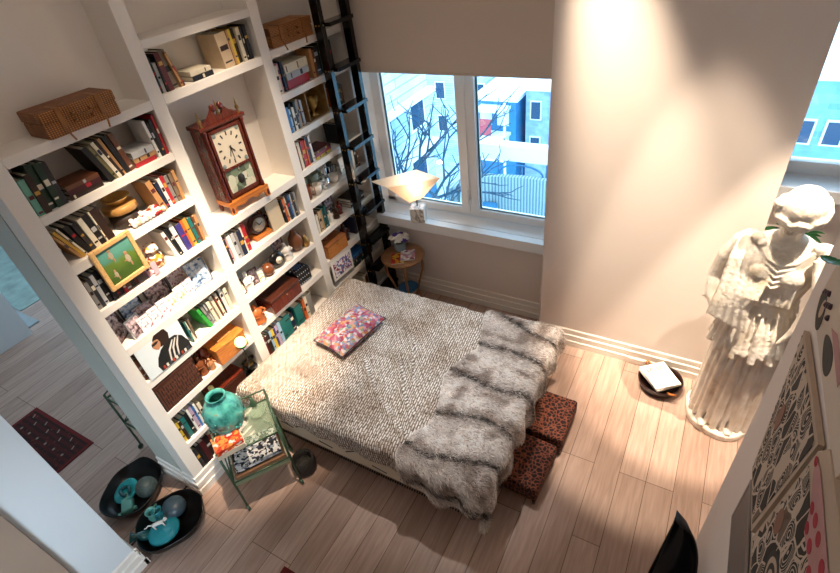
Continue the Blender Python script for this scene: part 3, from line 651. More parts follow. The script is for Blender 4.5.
MB().box(-.15, -.05, -.06, .07, .15, .163).build('lid_panel', HONEY, t, bevel=.004)
# desk lamp with green globe
t = thing('globe_lamp', 'small black desk lamp with a glowing green glass globe on the shelf', 'lamp', (.06, .66, ROWS_L[6][0]+.0005))
t.location = (-.05, .70, ROWS_L[6][0]+.0005)
MB().lathe([(.05, 0), (.05, .008), (.015, .014), (.01, .02)], 20).build('base', BLACK, t)
MB().tube([(0, 0, .01), (.02, -.02, .1), (.09, -.05, .17), (.13, -.06, .28), (.14, -.06, .40)], .005, 8).build('arm', BLACK, t)
MB().lathe([(.02, 0), (.028, .01), (.03, .03)], 16, M=TR((.14, -.06, .405))).build('socket', BLACK, t)
gm = NT('glowing_green_glass'); gm.b.inputs['Base Color'].default_value = lin('#9be08e'); gm.b.inputs['Emission Color'].default_value = lin('#b8f5ac'); gm.b.inputs['Emission Strength'].default_value = 1.6
MB().ball((.14, -.06, .46), .042, 0, 24, 16).build('globe', gm.m, t)
# seventh shelf things
z7 = ROWS_L[6][0]+.0005
t = thing('wooden_case', 'long reddish wooden case on the left bay seventh shelf', 'box', (-.02, .50, z7))
MB().box(-.17, 0, -.16, .13, 0, .12).build('body', DARKW, t, bevel=.004)
MB().box(-.172, .003, -.162, .132, .121, .145).build('lid', MAHOG, t, bevel=.004)
t = thing('black_telephone', 'black vintage telephone at the right end of the left bay', 'telephone', (-.12, .69, z7))
t.location = (-.10, .74, z7)
MB().box(-.05, .05, -.045, .045, 0, .05).build('body', BLACK, t, bevel=.015)
MB().lathe([(.035, .05), (.035, .06), (0, .062)], 18).build('dial', BRASS, t)
MB().tube([(0, -.05, .09), (0, -.03, .105), (0, .03, .105), (0, .05, .09)], [.018, .011, .011, .018], 10).build('handset', BLACK, t)
figurine((-.06, .36, z7), .2, mat('yellow_shade', '#e8d48a', .5, var=.1), 'pale yellow jar shaped figurine behind the turquoise vase', 9, 0, wide=1.2)
# middle bay: round clock, boards
z = ROWS_M[3][0]+.0005
t = thing('round_desk_clock', 'small round clock in a dark wooden stand, middle bay', 'clock', (-.05, 1.265, z), (0, 0, -.1))
MB().box(-.09, 0, -.075, .085, 0, .03).build('base', ORANGEW, t, bevel=.004)
MB().lathe([(.0, -.03), (.075, -.03), (.078, 0), (.07, .012), (.066, .008), (0, .006)], 30, M=TR((-.03, .0, .108), (0, PI/2, 0))).build('case', DARKW, t)
MB().lathe([(.0, .0), (.055, .0), (.055, .006), (0, .007)], 30, M=TR((-.022, .0, .108), (0, PI/2, 0))).build('dial', mat('grey_dial', '#b9b6a8', .35, var=.3, scale=80), t)
MB().box(-.014, -.012, -.002, .002, 0, .04, 0, TR((0, 0, .108), (.6, 0, 0))).box(-.014, -.012, -.002, .002, 0, .03, 0, TR((0, 0, .108), (-1.2, 0, 0))).build('hands', BLACK, t)
t = thing('panel_board', 'plain beige panel leaning beside the round clock, middle bay', 'panel', (-.03, 1.35, z), (.0, -.03, 0))
MB().box(-.012, 0, .0, .13, 0, .225).build('panel', mat('beige_card', '#dcc7a6', .7, var=.04), t)
figurine((-.15, 1.37, z), .16, CER, 'brown ceramic figurine behind the round clock', 12, 0)
z = ROWS_M[4][0]+.0005
photo_frame(.06, .12, (-.05, .905+.02, z), .2, .2, 'brown', 3, 'tiny brown framed photo, leftmost in the middle bay fourth shelf')
figurine((-.06, .985, z), .16, CERW, 'white and black porcelain figurine, middle bay fourth shelf', 21, .2)
photo_frame(.085, .13, (-.06, 1.06, z), -.2, .15, 'brown', 0, 'brown framed photo right of the porcelain figurine')
photo_frame(.06, .11, (-.03, 1.10, z), -.3, .15, 'silver', 3, 'small silver framed photo in the middle bay fourth shelf')
o = MB().ball((0, 0, .052), (.05, .052, .052), 0, 20, 12).lathe([(.03, 0), (.03, .006), (.02, .008)], 16).build('leather_ball', CER, None, (-.05, 1.19, z)); tag(o, 'round red brown wooden ball, middle bay fourth shelf', 'ball')
t = thing('heart_frame', 'black rounded frame with a white photo, middle bay fourth shelf', 'photo frame', (-.05, 1.30, z), (0, 0, -.2))
MB().ball((0, 0, .07), (.035, .07, .07), 0, 24, 14).build('body', BLACK, t)
MB().lathe([(0, 0), (.03, 0), (.03, .004), (0, .005)], 20, M=TR((.03, .005, .075), (0, PI/2, 0))).build('photo', PHOTO[3], t)
figurine((-.06, 1.42, z), .15, CERW, 'white kneeling porcelain figurine, middle bay fourth shelf', 22, 0, wide=1.3)
photo_frame(.12, .15, (-.14, 1.44, z), 0, .12, 'silver', 0, 'silver framed photo behind the kneeling figurine')
o = MB().lathe([(.02, 0), (.045, .015), (.062, .07), (.055, .12), (.03, .16), (.02, .185), (.0, .19)], 20).build('gourd', mat('varnished_gourd', '#7a4a2c', .25, var=.5, scale=18), None, (-.07, 1.56, z)); tag(o, 'large varnished brown gourd, middle bay fourth shelf', 'gourd')
o = MB().lathe([(.02, 0), (.03, .015), (.035, .05), (.02, .08), (.012, .1), (0, .11)], 16).build('bell', BRASS, None, (-.03, 1.63, z)); tag(o, 'small brass bell at the right end, middle bay fourth shelf', 'bell')
z = ROWS_M[5][0]+.0005
figurine((-.05, .945, z), .16, mat('orange_carving', '#b3612c', .35, var=.5, scale=30), 'squat orange brown figurine at left, middle bay fifth shelf', 31, 0, wide=1.5)
t = thing('document_box', 'long dark mahogany box on the middle bay fifth shelf', 'box', (.03, 1.22, z), (0, 0, -.03))
MB().box(-.2, 0, -.165, .16, 0, .105).build('body', MAHOG, t, bevel=.004)
MB().box(-.203, .003, -.168, .163, .106, .132).build('lid', DARKW, t, bevel=.006)
MB().lathe([(.006, 0), (.006, .006), (0, .007)], 10, M=TR((.003, 0, .09), (0, PI/2, 0))).build('knob', BRASS, t)
t = thing('studded_box', 'black box with rows of silver studs, middle bay fifth shelf', 'box', (-.01, 1.49, z), (0, 0, -.08))
MB().box(-.16, 0, -.085, .085, 0, .14).build('body', BLACK, t, bevel=.02, seg=3)
s = MB()
for i in range(7):
    for k in (0, 1, 2):
        MB().ball((.001, -.07+.0235*i, .025+.045*k), .006, 0, 8, 6).build('stud', mat('silver_stud', '#d8dadc', .2, .9), t)
        MB().ball((-.03-.045*k, -.07+.0235*i, .141), .006, 0, 8, 6).build('stud', mat('silver_stud', '#d8dadc', .2, .9), t)
MB().box(-.11, -.05, -.04, .04, .14, .146).build('inlay', mat('blue_inlay', '#3a5f8f', .3), t)
# right bay
z = ROWS_R[2][0]+.0005
t = thing('open_box', 'open shallow brown wooden box standing on edge, right bay third shelf', 'box', (-.02, 2.03, z))
MB().box(-.17, 0, 0, .008, 0, .22).box(-.17, 0, .25-.008, .25, 0, .22).box(-.17, 0, .008, .242, 0, .008).box(-.17, -.16, .008, .242, .008, .22).build('body', wood('box_wood', '#7a5a30', '#a8854c'), t)
t = thing('brass_trophy_cup', 'tarnished brass two handled cup in the open box, right bay', 'cup', (-.08, 2.15, z+.009))
MB().lathe([(.035, 0), (.035, .008), (.01, .02), (.01, .04), (.04, .07), (.052, .12), (.05, .15), (.045, .15), (.045, .12), (.0, .075)], 24).build('bowl', mat('old_brass', '#a88a4e', .3, .7, var=.4), t)
for q in (-1, 1): MB().tube([(0, q*.05, .13), (0, q*.08, .13), (0, q*.08, .09), (0, q*.045, .085)], .005, 8).build('handle', BRASS, t)
z = ROWS_R[4][0]+.0005
GLZ = mat('grey_green_glaze', '#9fb0a4', .15, var=.4, scale=30); SILV = mat('polished_silver', '#c9d3da', .15, .9)
def cup(loc, r, h, m, label, handle=True, group='cups and pots on the right bay fifth shelf'):
    t = thing('teacup', label, 'cup', loc, (0, 0, random.uniform(-1, 1)), group)
    MB().lathe([(r*.5, 0), (r*.55, h*.06), (r*.9, h*.4), (r, h), (r*.93, h), (r*.82, h*.4), (0, h*.12)], 20).build('bowl', m, t)
    if handle: MB().tube([(0, r*.9, h*.85), (0, r*1.45, h*.8), (0, r*1.4, h*.35), (0, r*.8, h*.3)], r*.1, 8).build('handle', m, t)
cup((-.06, 1.83, z), .045, .12, CER, 'brown pottery cup, leftmost on the right bay cup shelf')
cup((-.15, 1.89, z), .05, .16, mat('olive_glaze', '#6a6a44', .3, var=.5, scale=30), 'tall olive pottery mug at the back of the cup shelf')
cup((-.05, 1.93, z), .05, .09, CERW, 'white teacup near the left of the cup shelf')
cup((-.13, 2.0, z), .055, .15, GLZ, 'tall grey green glazed mug on the cup shelf')
cup((-.05, 2.04, z), .05, .10, SILV, 'low silver cup beside the grey green mug')
cup((-.12, 2.12, z), .045, .17, SILV, 'tall silver tankard in the middle of the cup shelf')
cup((-.05, 2.17, z), .05, .07, CERW, 'white low teacup in front of the silver tankard')
cup((-.14, 2.22, z), .05, .14, mat('black_glaze', '#1c1c1c', .2), 'black glazed mug at the back near the ladder')
for k, (y, lab) in enumerate(((2.36, 'white framed photo between ladder rails, right bay fifth shelf'), (2.48, 'grey framed photo between ladder rails, right bay fifth shelf'))):
    photo_frame(.10, .14, (-.06, y, z), 0, .15, ('white', 'silver')[k], 3-k*3, lab)
z = ROWS_R[5][0]+.0005
GRP = 'small dark ornaments on the right bay sixth shelf'
photo_frame(.12, .16, (-.15, 2.02, z), 0, .12, 'brown', 0, 'dark brown framed photo at the back, right bay sixth shelf', GRP)
photo_frame(.12, .18, (-.15, 2.15, z), 0, .12, 'brown', 0, 'taller dark framed photo beside the ladder, right bay sixth shelf', GRP)
figurine((-.06, 2.02, z), .11, CERW, 'small white figurine, right bay sixth shelf', 41, 0, group=GRP)
figurine((-.05, 2.09, z), .13, mat('dark_bronze', '#3a2416', .3, .4), 'dark bronze figurine, right bay sixth shelf', 42, 0, group=GRP)
figurine((-.07, 2.17, z), .12, mat('red_lacquer', '#7a2418', .25), 'red lacquer figurine, right bay sixth shelf', 43, 0, group=GRP)
o = MB().box(-.1, 0, -.07, .07, 0, .03).build('wooden_plinth', DARKW, None, (-.01, 2.2, z), None, bevel=.003); tag(o, 'low dark wooden plinth, right bay sixth shelf', 'stand')
o.location = (-.02, 2.38, z)
z = ROWS_R[6][0]+.0005
t = thing('keepsake_box', 'tan wooden box with clasp on the right bay seventh shelf', 'box', (.01, 1.955, z), (0, 0, -.05))
MB().box(-.17, 0, -.13, .13, 0, .115).build('body', HONEY, t, bevel=.004)
MB().box(-.172, .002, -.132, .132, .116, .135).build('lid', wood('box_lid', '#7c4a26', '#a8683a', (30, 3, 30)), t, bevel=.004)
MB().box(0, .005, -.008, .008, .09, .105).build('clasp', BRASS, t)
figurine((-.10, 1.92, z+.136), .085, mat('red_brown_carving2', '#6e2f1e', .35, var=.4), 'small red brown figurine on the tan wooden box', 51, .2)
figurine((-.07, 2.16, z), .17, mat('dark_carving', '#4a2018', .35, var=.5), 'dark red carved figurine beside the tan wooden box', 52, 0)
z = ROWS_R[7][0]+.0005
t = thing('colourful_print', 'white bordered colourful crowd print leaning at the right bay corner', 'print', (.012, 1.95, .625), (-.07, -.06, 0))
MB().box(-.003, 0, -.15, .15, 0, .2).build('border', FRM['white'], t)
MB().box(0, .0008, -.125, .125, .025, .175).build('picture', cells('crowd_print', ['#e9e4ea', '#7b5aa0', '#3a3348', '#f1ede8', '#a83f4e', '#c9b7d6', '#f1ede8', '#5f78a8'], 60, .4), t)
#CUT2
# ------------------------------------------------------------------ bed
from mathutils import noise as mn
def fold(o, r=.05):
    if o <= 0: return 0., 0.
    if o < r*PI/2: return r*math.sin(o/r), r*(1-math.cos(o/r))
    return r, r + (o - r*PI/2)
def drape(X0, X1, Y0, Y1, Z, ex, res, zfn, r=.05, flare=.012, edge=None):
    s0, s1, t0, t1 = X0-ex[0], X1+ex[1], Y0-ex[2], Y1+ex[3]
    nx = int((s1-s0)/res); ny = int((t1-t0)/res); vs = []; fs = []
    for j in range(ny+1):
        for i in range(nx+1):
            s = s0+(s1-s0)*i/nx; t = t0+(t1-t0)*j/ny
            if edge: s, t = edge(s, t, i/nx, j/ny)
            ox = X0-s if s < X0 else max(0, s-X1); oy = Y0-t if t < Y0 else max(0, t-Y1)
            hx, dx = fold(ox, r); hy, dy = fold(oy, r)
            x = min(max(s, X0), X1) + (hx if s > X1 else -hx); y = min(max(t, Y0), Y1) + (hy if t > Y1 else -hy)
            d = max(dx, dy) + .25*min(dx, dy)
            f = flare*min(1, d/.1)*math.sin((s if dy > dx else t)*26 + 2*mn.noise(Vector((s*3, t*3, 1))))
            if dy > dx: y += f*(1 if t > Y1 else -1) + .0
            elif dx > 0: x += f*(1 if s > X1 else -1)
            z = Z - d + zfn(s, t)*(1 if d < .06 else .3)
            vs.append((x, y, z))
    for j in range(ny):
        for i in range(nx): a = j*(nx+1)+i; fs.append((a, a+1, a+nx+2, a+nx+1))
    return vs, fs
BX0, BX1, BY0, BY1, BZ = .115, 1.99, .515, 1.89, .615
t = thing('bed', 'low bed with cream upholstered base, head against the bookcase', 'bed', (0, 0, 0))
CREAMF = mat('cream_bed_ticking', '#e3d6bf', .8, var=.12, scale=50)
MB().box(BX0-.03, BX1+.02, BY0+.005, BY1, .2, .4).build('base', CREAMF, t, bevel=.02, seg=3)
MB().box(BX0-.02, BX1+.02, BY0-.01, BY1+.01, .402, BZ-.006).build('mattress', CREAMF, t, bevel=.05, seg=4)
s = MB()
for i in range(96): x = .14+i*.0192; s.box(x, x+.009, BY0-.006, BY0+.006, .19, .203)
f = s.build('base_fringe', mat('black_beading', '#1c1612', .6), t); f['kind'] = 'stuff'
for x, z, a in ((.42, .31, .15), (.56, .36, -.6), (.78, .27, .15), (1.02, .33, -.6), (1.25, .26, .15), (1.5, .33, -.6), (1.72, .28, .12)):
    MB().box(-.06, .06, -.003, .0, -.004, .004).build('dark_tape', mat('dark_tape', '#2b211b', .6), t, (x, BY0+.005, z), (0, a, 0))
for x in (.16, 1.9):
    for y in (BY0+.1, BY1-.1): MB().lathe([(.03, 0.0), (.03, .2)], 14).build('leg', DARKW, t, (x, y, .0005))
wr = [(.95, .95, -.55, .35, .016), (1.15, 1.25, -.9, .4, .014), (1.3, .7, -.35, .3, .018), (.6, .62, .1, .4, .012), (.85, 1.6, -.7, .45, .01), (1.25, 1.7, -1.0, .3, .012), (.4, .8, .9, .25, .008), (.5, 1.3, -.3, .3, .006), (1.2, 1.0, -.75, .5, .016)]
def spread_z(s, t):
    z = .012*mn.noise(Vector((s*3.2, t*3.2, 0))) + .010*mn.noise(Vector((s*9, t*7, 4))) + .005*mn.noise(Vector((s*24, t*18, 4)))
    for x, y, a, L, h in wr:
        u = (s-x)*math.cos(a)+(t-y)*math.sin(a); v = -(s-x)*math.sin(a)+(t-y)*math.cos(a) + .03*math.sin(u*9)
        z += 1.7*h*math.exp(-(u/L*1.6)**4)*(math.exp(-(v/.016)**2) - .5*math.exp(-((v-.03)/.02)**2))
    return z*1.0 + .006
vs, fs = drape(BX0, BX1, BY0, BY1, BZ+.012, (.10, .22, .20, .24), .017, spread_z, r=.055, flare=.008)
o = MB().add(vs, fs, 0, True).build('bedspread', spread_mat())
def set_uv(o, x0, x1, y0, y1, res):
    nx = int((x1-x0)/res); ny = int((y1-y0)/res); uv = o.data.uv_layers.new(name='UVMap'); vi = np.empty(len(o.data.loops), dtype=np.int32); o.data.loops.foreach_get('vertex_index', vi)
    I = vi % (nx+1); J = vi // (nx+1); arr = np.stack([y0+(y1-y0)*J/ny, x0+(x1-x0)*I/nx], 1).astype(np.float32); uv.data.foreach_set('uv', arr.ravel())
set_uv(o, BX0-.10, BX1+.22, BY0-.20, BY1+.24, .017)

so = o.modifiers.new('thick', 'SOLIDIFY'); so.thickness = .006; so.offset = -1
tag(o, 'cream and grey woven bedspread draped over the bed', 'bedspread')

# fur throw
def fur_col(s, t):
    s2 = s + .03*mn.noise(Vector((s*4, t*4, 2)))
    best = 9
    for c, sl in ((1.87, -.30), (1.545, -.12), (1.22, -.02), (.885, .10), (.60, .14), (.30, .1)):
        v = t-(c+sl*(s2-1.75)+.03*math.sin(s*7+c*9)+.025*mn.noise(Vector((s*6, t*2, c))))
        if abs(v) < abs(best): best = v
    n = mn.noise(Vector((s*9, t*14, 7))); n2 = mn.noise(Vector((s*30, t*30, 3)))
    a = abs(best + .012*n2)
    k = max(0, 1-a/.022)             # dark spine
    g = max(0, 1-a/.10)              # grey brown flank
    base = np.array([.95, .89, .84])*(1+.35*n) + np.array([.08, .09, .1])*max(0, n2)
    tan = np.array([.42, .34, .29])*(1+.3*n2); dark = np.array([.045, .035, .032])
    m = min(1, g*.75 + max(0, n*1.9) + max(0, mn.noise(Vector((s*5, t*5, 11)))*.9)); c = base*(1-m)+tan*m; c = c*(1-min(1, k*1.5))+dark*min(1, k*1.5)
    return np.clip(c, .01, .95)
def throw_edge(s, t, u, v):
    w = .045*math.sin(t*8.5+1)+.02*mn.noise(Vector((t*9, 0, 5)))
    s = s + (1-u)*w + u*.02*math.sin(t*11)
    t = t + (1-v)*(.05*math.sin(s*9+2) - .06*max(0, (2.0-s))*0) + v*.015*math.sin(s*13)
    if v < .5: t = t + (1-2*v)*max(0, 1.85-s)*.22
    return s, t
TX0, TX1 = 1.51, 2.0
vs, fs = drape(BX0, TX1+.005, BY0-.005, BY1+.01, BZ+.024, (BX0-TX0, .26, .30, .08), .018, lambda s, t: .012*mn.noise(Vector((s*8, t*8, 3)))+.008, r=.065, flare=.018, edge=throw_edge)
# re-run parameters for colours
nx = int(((TX1+.005+.26)-TX0)/.018); 
me = bpy.data.meshes.new('fur_throw')
V = [Vector(v) for v in vs]
# parameter (s,t) for every vertex, by repeating the same walk
ST = []
s0, s1, t0, t1 = TX0, TX1+.005+.26, BY0-.005-.30, BY1+.01+.08
nxx = int((s1-s0)/.018); nyy = int((t1-t0)/.018)
for j in range(nyy+1):
    for i in range(nxx+1):
        s_ = s0+(s1-s0)*i/nxx; t_ = t0+(t1-t0)*j/nyy; ST.append(throw_edge(s_, t_, i/nxx, j/nyy))
allv = [tuple(v) for v in V]; allf = [tuple(f) for f in fs]; fcol = []
for f in fs:
    a = ST[f[0]]; fcol.append(fur_col(*a))
cx = {}
def strand(p, nrm, dirv, L, w, col):
    side = nrm.cross(dirv)
    if side.length < 1e-5: side = Vector((1, 0, 0))
    side = (side.normalized() + Vector((random.gauss(0, .5), random.gauss(0, .5), random.gauss(0, .5)))).normalized()*w
    b0 = len(allv); mid = p + nrm*L*.38 + dirv*L*.45; tip = p + nrm*L*.42 + dirv*L
    allv.extend([tuple(p-side), tuple(p+side), tuple(mid+side*.7), tuple(mid-side*.7), tuple(tip)])
    allf.append((b0, b0+1, b0+2, b0+3)); allf.append((b0+3, b0+2, b0+4)); fcol.append(col); fcol.append(col*1.12)
for f in fs:
    p0, p1, p2, p3 = (V[i] for i in f); nrm = (p2-p0).cross(p3-p1)
    if nrm.length < 1e-9: continue
    nrm.normalize()
    sA, tA = ST[f[0]]; sB, tB = ST[f[2]]
    edge_f = 0
    for q in range(17):
        u, v = random.random(), random.random()
        p = p0.lerp(p1, u).lerp(p3.lerp(p2, u), v)
        c = fur_col(sA+(sB-sA)*u+random.gauss(0, .008), tA+(tB-tA)*v+random.gauss(0, .010))*(random.uniform(.8, 1.35) if random.random() > .12 else random.uniform(.25, .6)*np.array([1, .85, .75]))
        d = Vector((.9, random.gauss(-.25, .5), 0)) + Vector((random.gauss(0, .3), 0, -.35))
        d = d - nrm*d.dot(nrm); d = d.normalized() if d.length > 1e-4 else Vector((1, 0, 0))
        strand(p - nrm*.002, nrm, d, random.uniform(.018, .048), random.uniform(.0014, .0032), c)
# the dangling tail at the near foot corner
for q in range(500):
    u = random.random(); p = Vector((2.07+.02*random.gauss(0, .4), .43+.014*random.gauss(0, .5), .40-.15*u)) + Vector((.012*math.sin(u*5), 0, 0))
    strand(p, Vector((random.gauss(0, 1), random.gauss(0, 1), 0)).normalized(), Vector((.2, -.1, -1)).normalized(), .035*(1.2-u), .002, np.array([.75, .70, .62])*random.uniform(.7, 1.1))
me.from_pydata(allv, [], allf)
at = me.color_attributes.new('fur_colour', 'FLOAT_COLOR', 'CORNER')
lt = np.empty(len(me.polygons), dtype=np.int32); me.polygons.foreach_get('loop_total', lt)
cc = np.concatenate([np.array(fcol), np.ones((len(fcol), 1))], 1); cc = np.repeat(cc, lt, axis=0)
at.data.foreach_set('color', cc.astype(np.float32).ravel())
fm = NT('striped_fur'); an = fm.n('ShaderNodeAttribute', attribute_name='fur_colour'); fm.l(an.outputs['Color'], fm.b.inputs['Base Color'])
fm.b.inputs['Roughness'].default_value = .6; fm.b.inputs['Specular IOR Level'].default_value = .25
me.materials.append(fm.m)
o = bpy.data.objects.new('fur_throw', me); COL.objects.link(o)
tag(o, 'striped grey and cream fur throw over the foot of the bed', 'throw')

# cushion
def cushion(W, D, T, loc, rot):
    vs = []; fs = []; N = 22; 
    for sgn in (1, -1):
        for j in range(N+1):
            for i in range(N+1):
                u = i/N*2-1; v = j/N*2-1
                k = ((1-u**4)*(1-v**4))**.5
                pin = 1-.07*(1-abs(u))*abs(v)**3; pin2 = 1-.07*(1-abs(v))*abs(u)**3
                vs.append((u*W/2*pin2, v*D/2*pin, sgn*T/2*k + .004*mn.noise(Vector((u*3, v*3, sgn)))*k))
    M_ = (N+1)**2
    for b0 in (0, M_):
        for j in range(N):
            for i in range(N): a = b0+j*(N+1)+i; fs.append((a, a+1, a+N+2, a+N+1))
    return vs, fs
cu = NT('floral_patchwork'); base = cells('floral_cells', ['#a8506a', '#cf8f98', '#7f8fae', '#cf9a6e', '#c9c2c6', '#a03a48', '#8f9e86', '#b5607c', '#c2744a', '#d4c6c8', '#6a7898', '#a85a78'], 46, .8, .04)
t = thing('cushion', 'floral patchwork cushion near the head of the bed', 'cushion', (.575, 1.27, .698), (.03, -.03, math.radians(80)))
vs, fs = cushion(.50, .32, .13, None, None); MB().add(vs, fs, 0, True).build('cover', base, t)
s = MB(); 
for (a, b_, c, d) in ((-1, -1, 1, -1), (1, -1, 1, 1), (1, 1, -1, 1), (-1, 1, -1, -1)):
    pts = [((a+(c-a)*k/10)*.25*(1-.0), (b_+(d-b_)*k/10)*.16, 0) for k in range(11)]
    pts = [(x*(1-.05*(1-abs(y/.165))), y*(1-.05*(1-abs(x/.27))), 0) for x, y, z in pts]
    s.tube(pts, .0045, 6)
s.build('piping', mat('navy_piping', '#2a2438', .7), t)

# leopard footstools
LEO = leopard()
def stool(loc, rz, label):
    t = thing('footstool', label, 'footstool', loc, (0, 0, rz), None)
    MB().box(-.155, .135, -.20, .20, .06, .2).build('upholstery', LEO, t, bevel=.022, seg=4)
    for x in (-.13, .11):
        for y in (-.17, .17): MB().lathe([(.012, 0), (.018, .06)], 10, M=TR((x, y, 0))).build('leg', DARKW, t)
stool((2.165, 1.495, 0), -.02, 'leopard print footstool nearer the window at the foot of the bed')
stool((2.135, 1.055, 0), -.06, 'leopard print footstool nearer the camera at the foot of the bed')

# ------------------------------------------------------------------ bar cart
GREENM = mat('green_patina_metal', '#4c6650', .4, .5, var=.4, scale=40); GLT = NT('tinted_shelf_glass')
GLT.b.inputs['Base Color'].default_value = lin('#9fb59a'); GLT.b.inputs['Roughness'].default_value = .08; GLT.b.inputs['Alpha'].default_value = .28
def cart(loc, rz, label, W=.40, D=.33):
    # local x along the front edge (.40), local y depth (.36)
    t = thing('bar_cart', label, 'bar cart', loc, (0, 0, rz)); 
    for x in (0, W):
        for y in (0, D):
            MB().tube([(x, y, .045), (x, y, .30), (x, y, .66 if y == 0 else .72)], .0085, 10).build('leg', GREENM, t)
            w = thing_part = MB().lathe([(.0, -.009), (.022, -.009), (.024, 0), (.022, .009), (0, .009)], 16, M=TR((x, y-.01, .025), (0, PI/2, .4))).tube([(x, y, .055), (x, y-.005, .03)], .007, 8).build('caster', GREENM, t)
    for z, nm in ((.62, 'top_shelf'), (.33, 'lower_shelf')):
        o = MB().tube([(0, 0, z), (W, 0, z), (W, D, z), (0, D, z), (0, 0, z)], .0075, 8).build(nm, GREENM, t)
        MB().box(.006, W-.006, .006, D-.006, z-.003, z+.001).build('glass', GLT.m, o)
    MB().box(.0, W, -.004, .004, .29, .33).build('apron', mat('pale_green_metal', '#9aa886', .4, .3, var=.15), t)
    for x in (0, W):
        MB().tube([(x, 0, .66), (x, D*.5, .70), (x, D, .72)], .006, 8).build('side_rail', GREENM, t)
        MB().tube([(x, 0, .33), (x, D, .60)], .0045, 6).build('brace', GREENM, t)
    MB().tube([(0, D, .72), (W, D, .72)], .006, 8).build('back_rail', GREENM, t)
    return t
CR = math.atan2(.33, .225)
cart((.42, -.03, 0), CR, 'green metal bar cart with a turquoise vase and books beside the bed')
cart((-.81, -.03, 0), 0, 'green metal bar cart mostly hidden behind the bookcase end wall', .33)
def onc(u, v, z): # point on the near cart
    return (.42+u*math.cos(CR)-v*math.sin(CR), -.03+u*math.sin(CR)+v*math.cos(CR), z)
# vase
def glaze():
    s = NT('turquoise_crackle_glaze'); v = s.coord()
    n = s.n('ShaderNodeTexNoise', i_Scale=16., i_Detail=6.); s.l(v, n.inputs['Vector'])
    s.l(s.ramp(n.outputs['Fac'], [(.34, '#1f6a66'), (.52, '#4fa79f'), (.60, '#5fb3a6'), (.70, '#a08a5e')]), s.b.inputs['Base Color'])
    s.b.inputs['Roughness'].default_value = .22; s.bump(n.outputs['Fac'], .5, .02); return s.m
TURQ = glaze()
t = vase_ = thing('vase', 'large turquoise glazed vase with a dark mouth on the bar cart', 'vase', onc(.12, .222, .6215))
MB().lathe([(.06, 0), (.075, .01), (.105, .06), (.122, .12), (.118, .17), (.09, .215), (.058, .238), (.05, .25), (.056, .268), (.062, .272), (.052, .272), (.044, .25), (.05, .235), (.085, .2), (.09, .1), (.0, .03)], 36).build('body', TURQ, t)
for i in range(16):
    a = i*2.4; z = .07+.008*(i % 12); r = .116-.25*max(0, z-.16); MB().ball((r*math.cos(a), r*math.sin(a), z), (.010, .010, .009), 0, 8, 6).build('relief_flower', TURQ, t)
t.scale = (1.08, 1.08, 1.18)
def book2(name, W, D, T, cm, loc, rz, label, cat='book', extra=None):
    t = thing(name, label, cat, loc, (0, 0, rz))
    MB().box(-W/2, W/2, -D/2, D/2, 0, .002).box(-W/2, W/2, -D/2, D/2, T-.002, T).box(-W/2-.001, -W/2+.003, -D/2, D/2, 0, T).build('cover', cm, t)
    MB().box(-W/2+.003, W/2-.004, -D/2+.004, D/2-.004, .0022, T-.0022).build('pages', CREAMP, t)
    return t
FIRE = cells('red_orange_cover', ['#d9482a', '#e87a3a', '#e9e2d8', '#d33c22', '#ef9a4a', '#c42f20'], 45, .35, .05)
BWC = cells('black_white_cover', ['#16181c', '#e9eaec', '#2c3a55', '#f2f2f2', '#1c1c1e', '#a8b0bc', '#e9eaec'], 55, .35, .03)
p = onc(.082, .062, .6215); book2('book', .15, .19, .035, mat('plain_cream_cover', '#ded2bd', .6), p, CR+PI/2+.1, 'thick cream book under the orange book on the bar cart')
p = onc(.082, .064, .657); t = book2('book', .14, .18, .03, FIRE, p, CR+PI/2+.16, 'red and orange covered book on top of the cream book, bar cart')
p = onc(.20, .13, .3315); book2('book', .25, .35, .03, mat('brown_cover', '#8f6a4e', .5), p, CR+PI/2+.02, 'large brown book lying on the lower shelf of the bar cart')
p = onc(.13, .14, .362); book2('book', .22, .17, .025, mat('dark_cover', '#2a211d', .5), p, CR+PI/2, 'dark book between larger books, lower shelf of the bar cart')
p = onc(.20, .14, .388); book2('book', .24, .32, .022, BWC, p, CR+PI/2+.03, 'large black and white patterned book topmost on the lower shelf of the cart')
p = onc(.31, .22, .6215); t = thing('glass_dish', 'small green glass dish on the bar cart top', 'dish', p)
MB().lathe([(.03, 0), (.035, .004), (.055, .03), (.052, .03), (.03, .008), (0, .006)], 20).build('bowl', GLT.m, t)
p = onc(.30, .30, .6215); o = MB().lathe([(.02, 0), (.022, .05), (.012, .07), (.011, .1), (0, .102)], 14).build('bottle', mat('green_bottle', '#35543c', .15), None, p); tag(o, 'small dark green bottle at the back of the bar cart', 'bottle')
t = thing('wicker_pot', 'dark round woven pot on the floor behind the bar cart', 'pot', (.605, .405, 0))
t.scale = (.85, .85, .9)
MB().lathe([(.075, .001), (.095, .02), (.105, .09), (.095, .16), (.085, .17), (.08, .165), (.09, .09), (.08, .03), (0, .02)], 28).build('body', wicker('charcoal_wicker', '#0e0d0c', '#3a352f', 120), t)

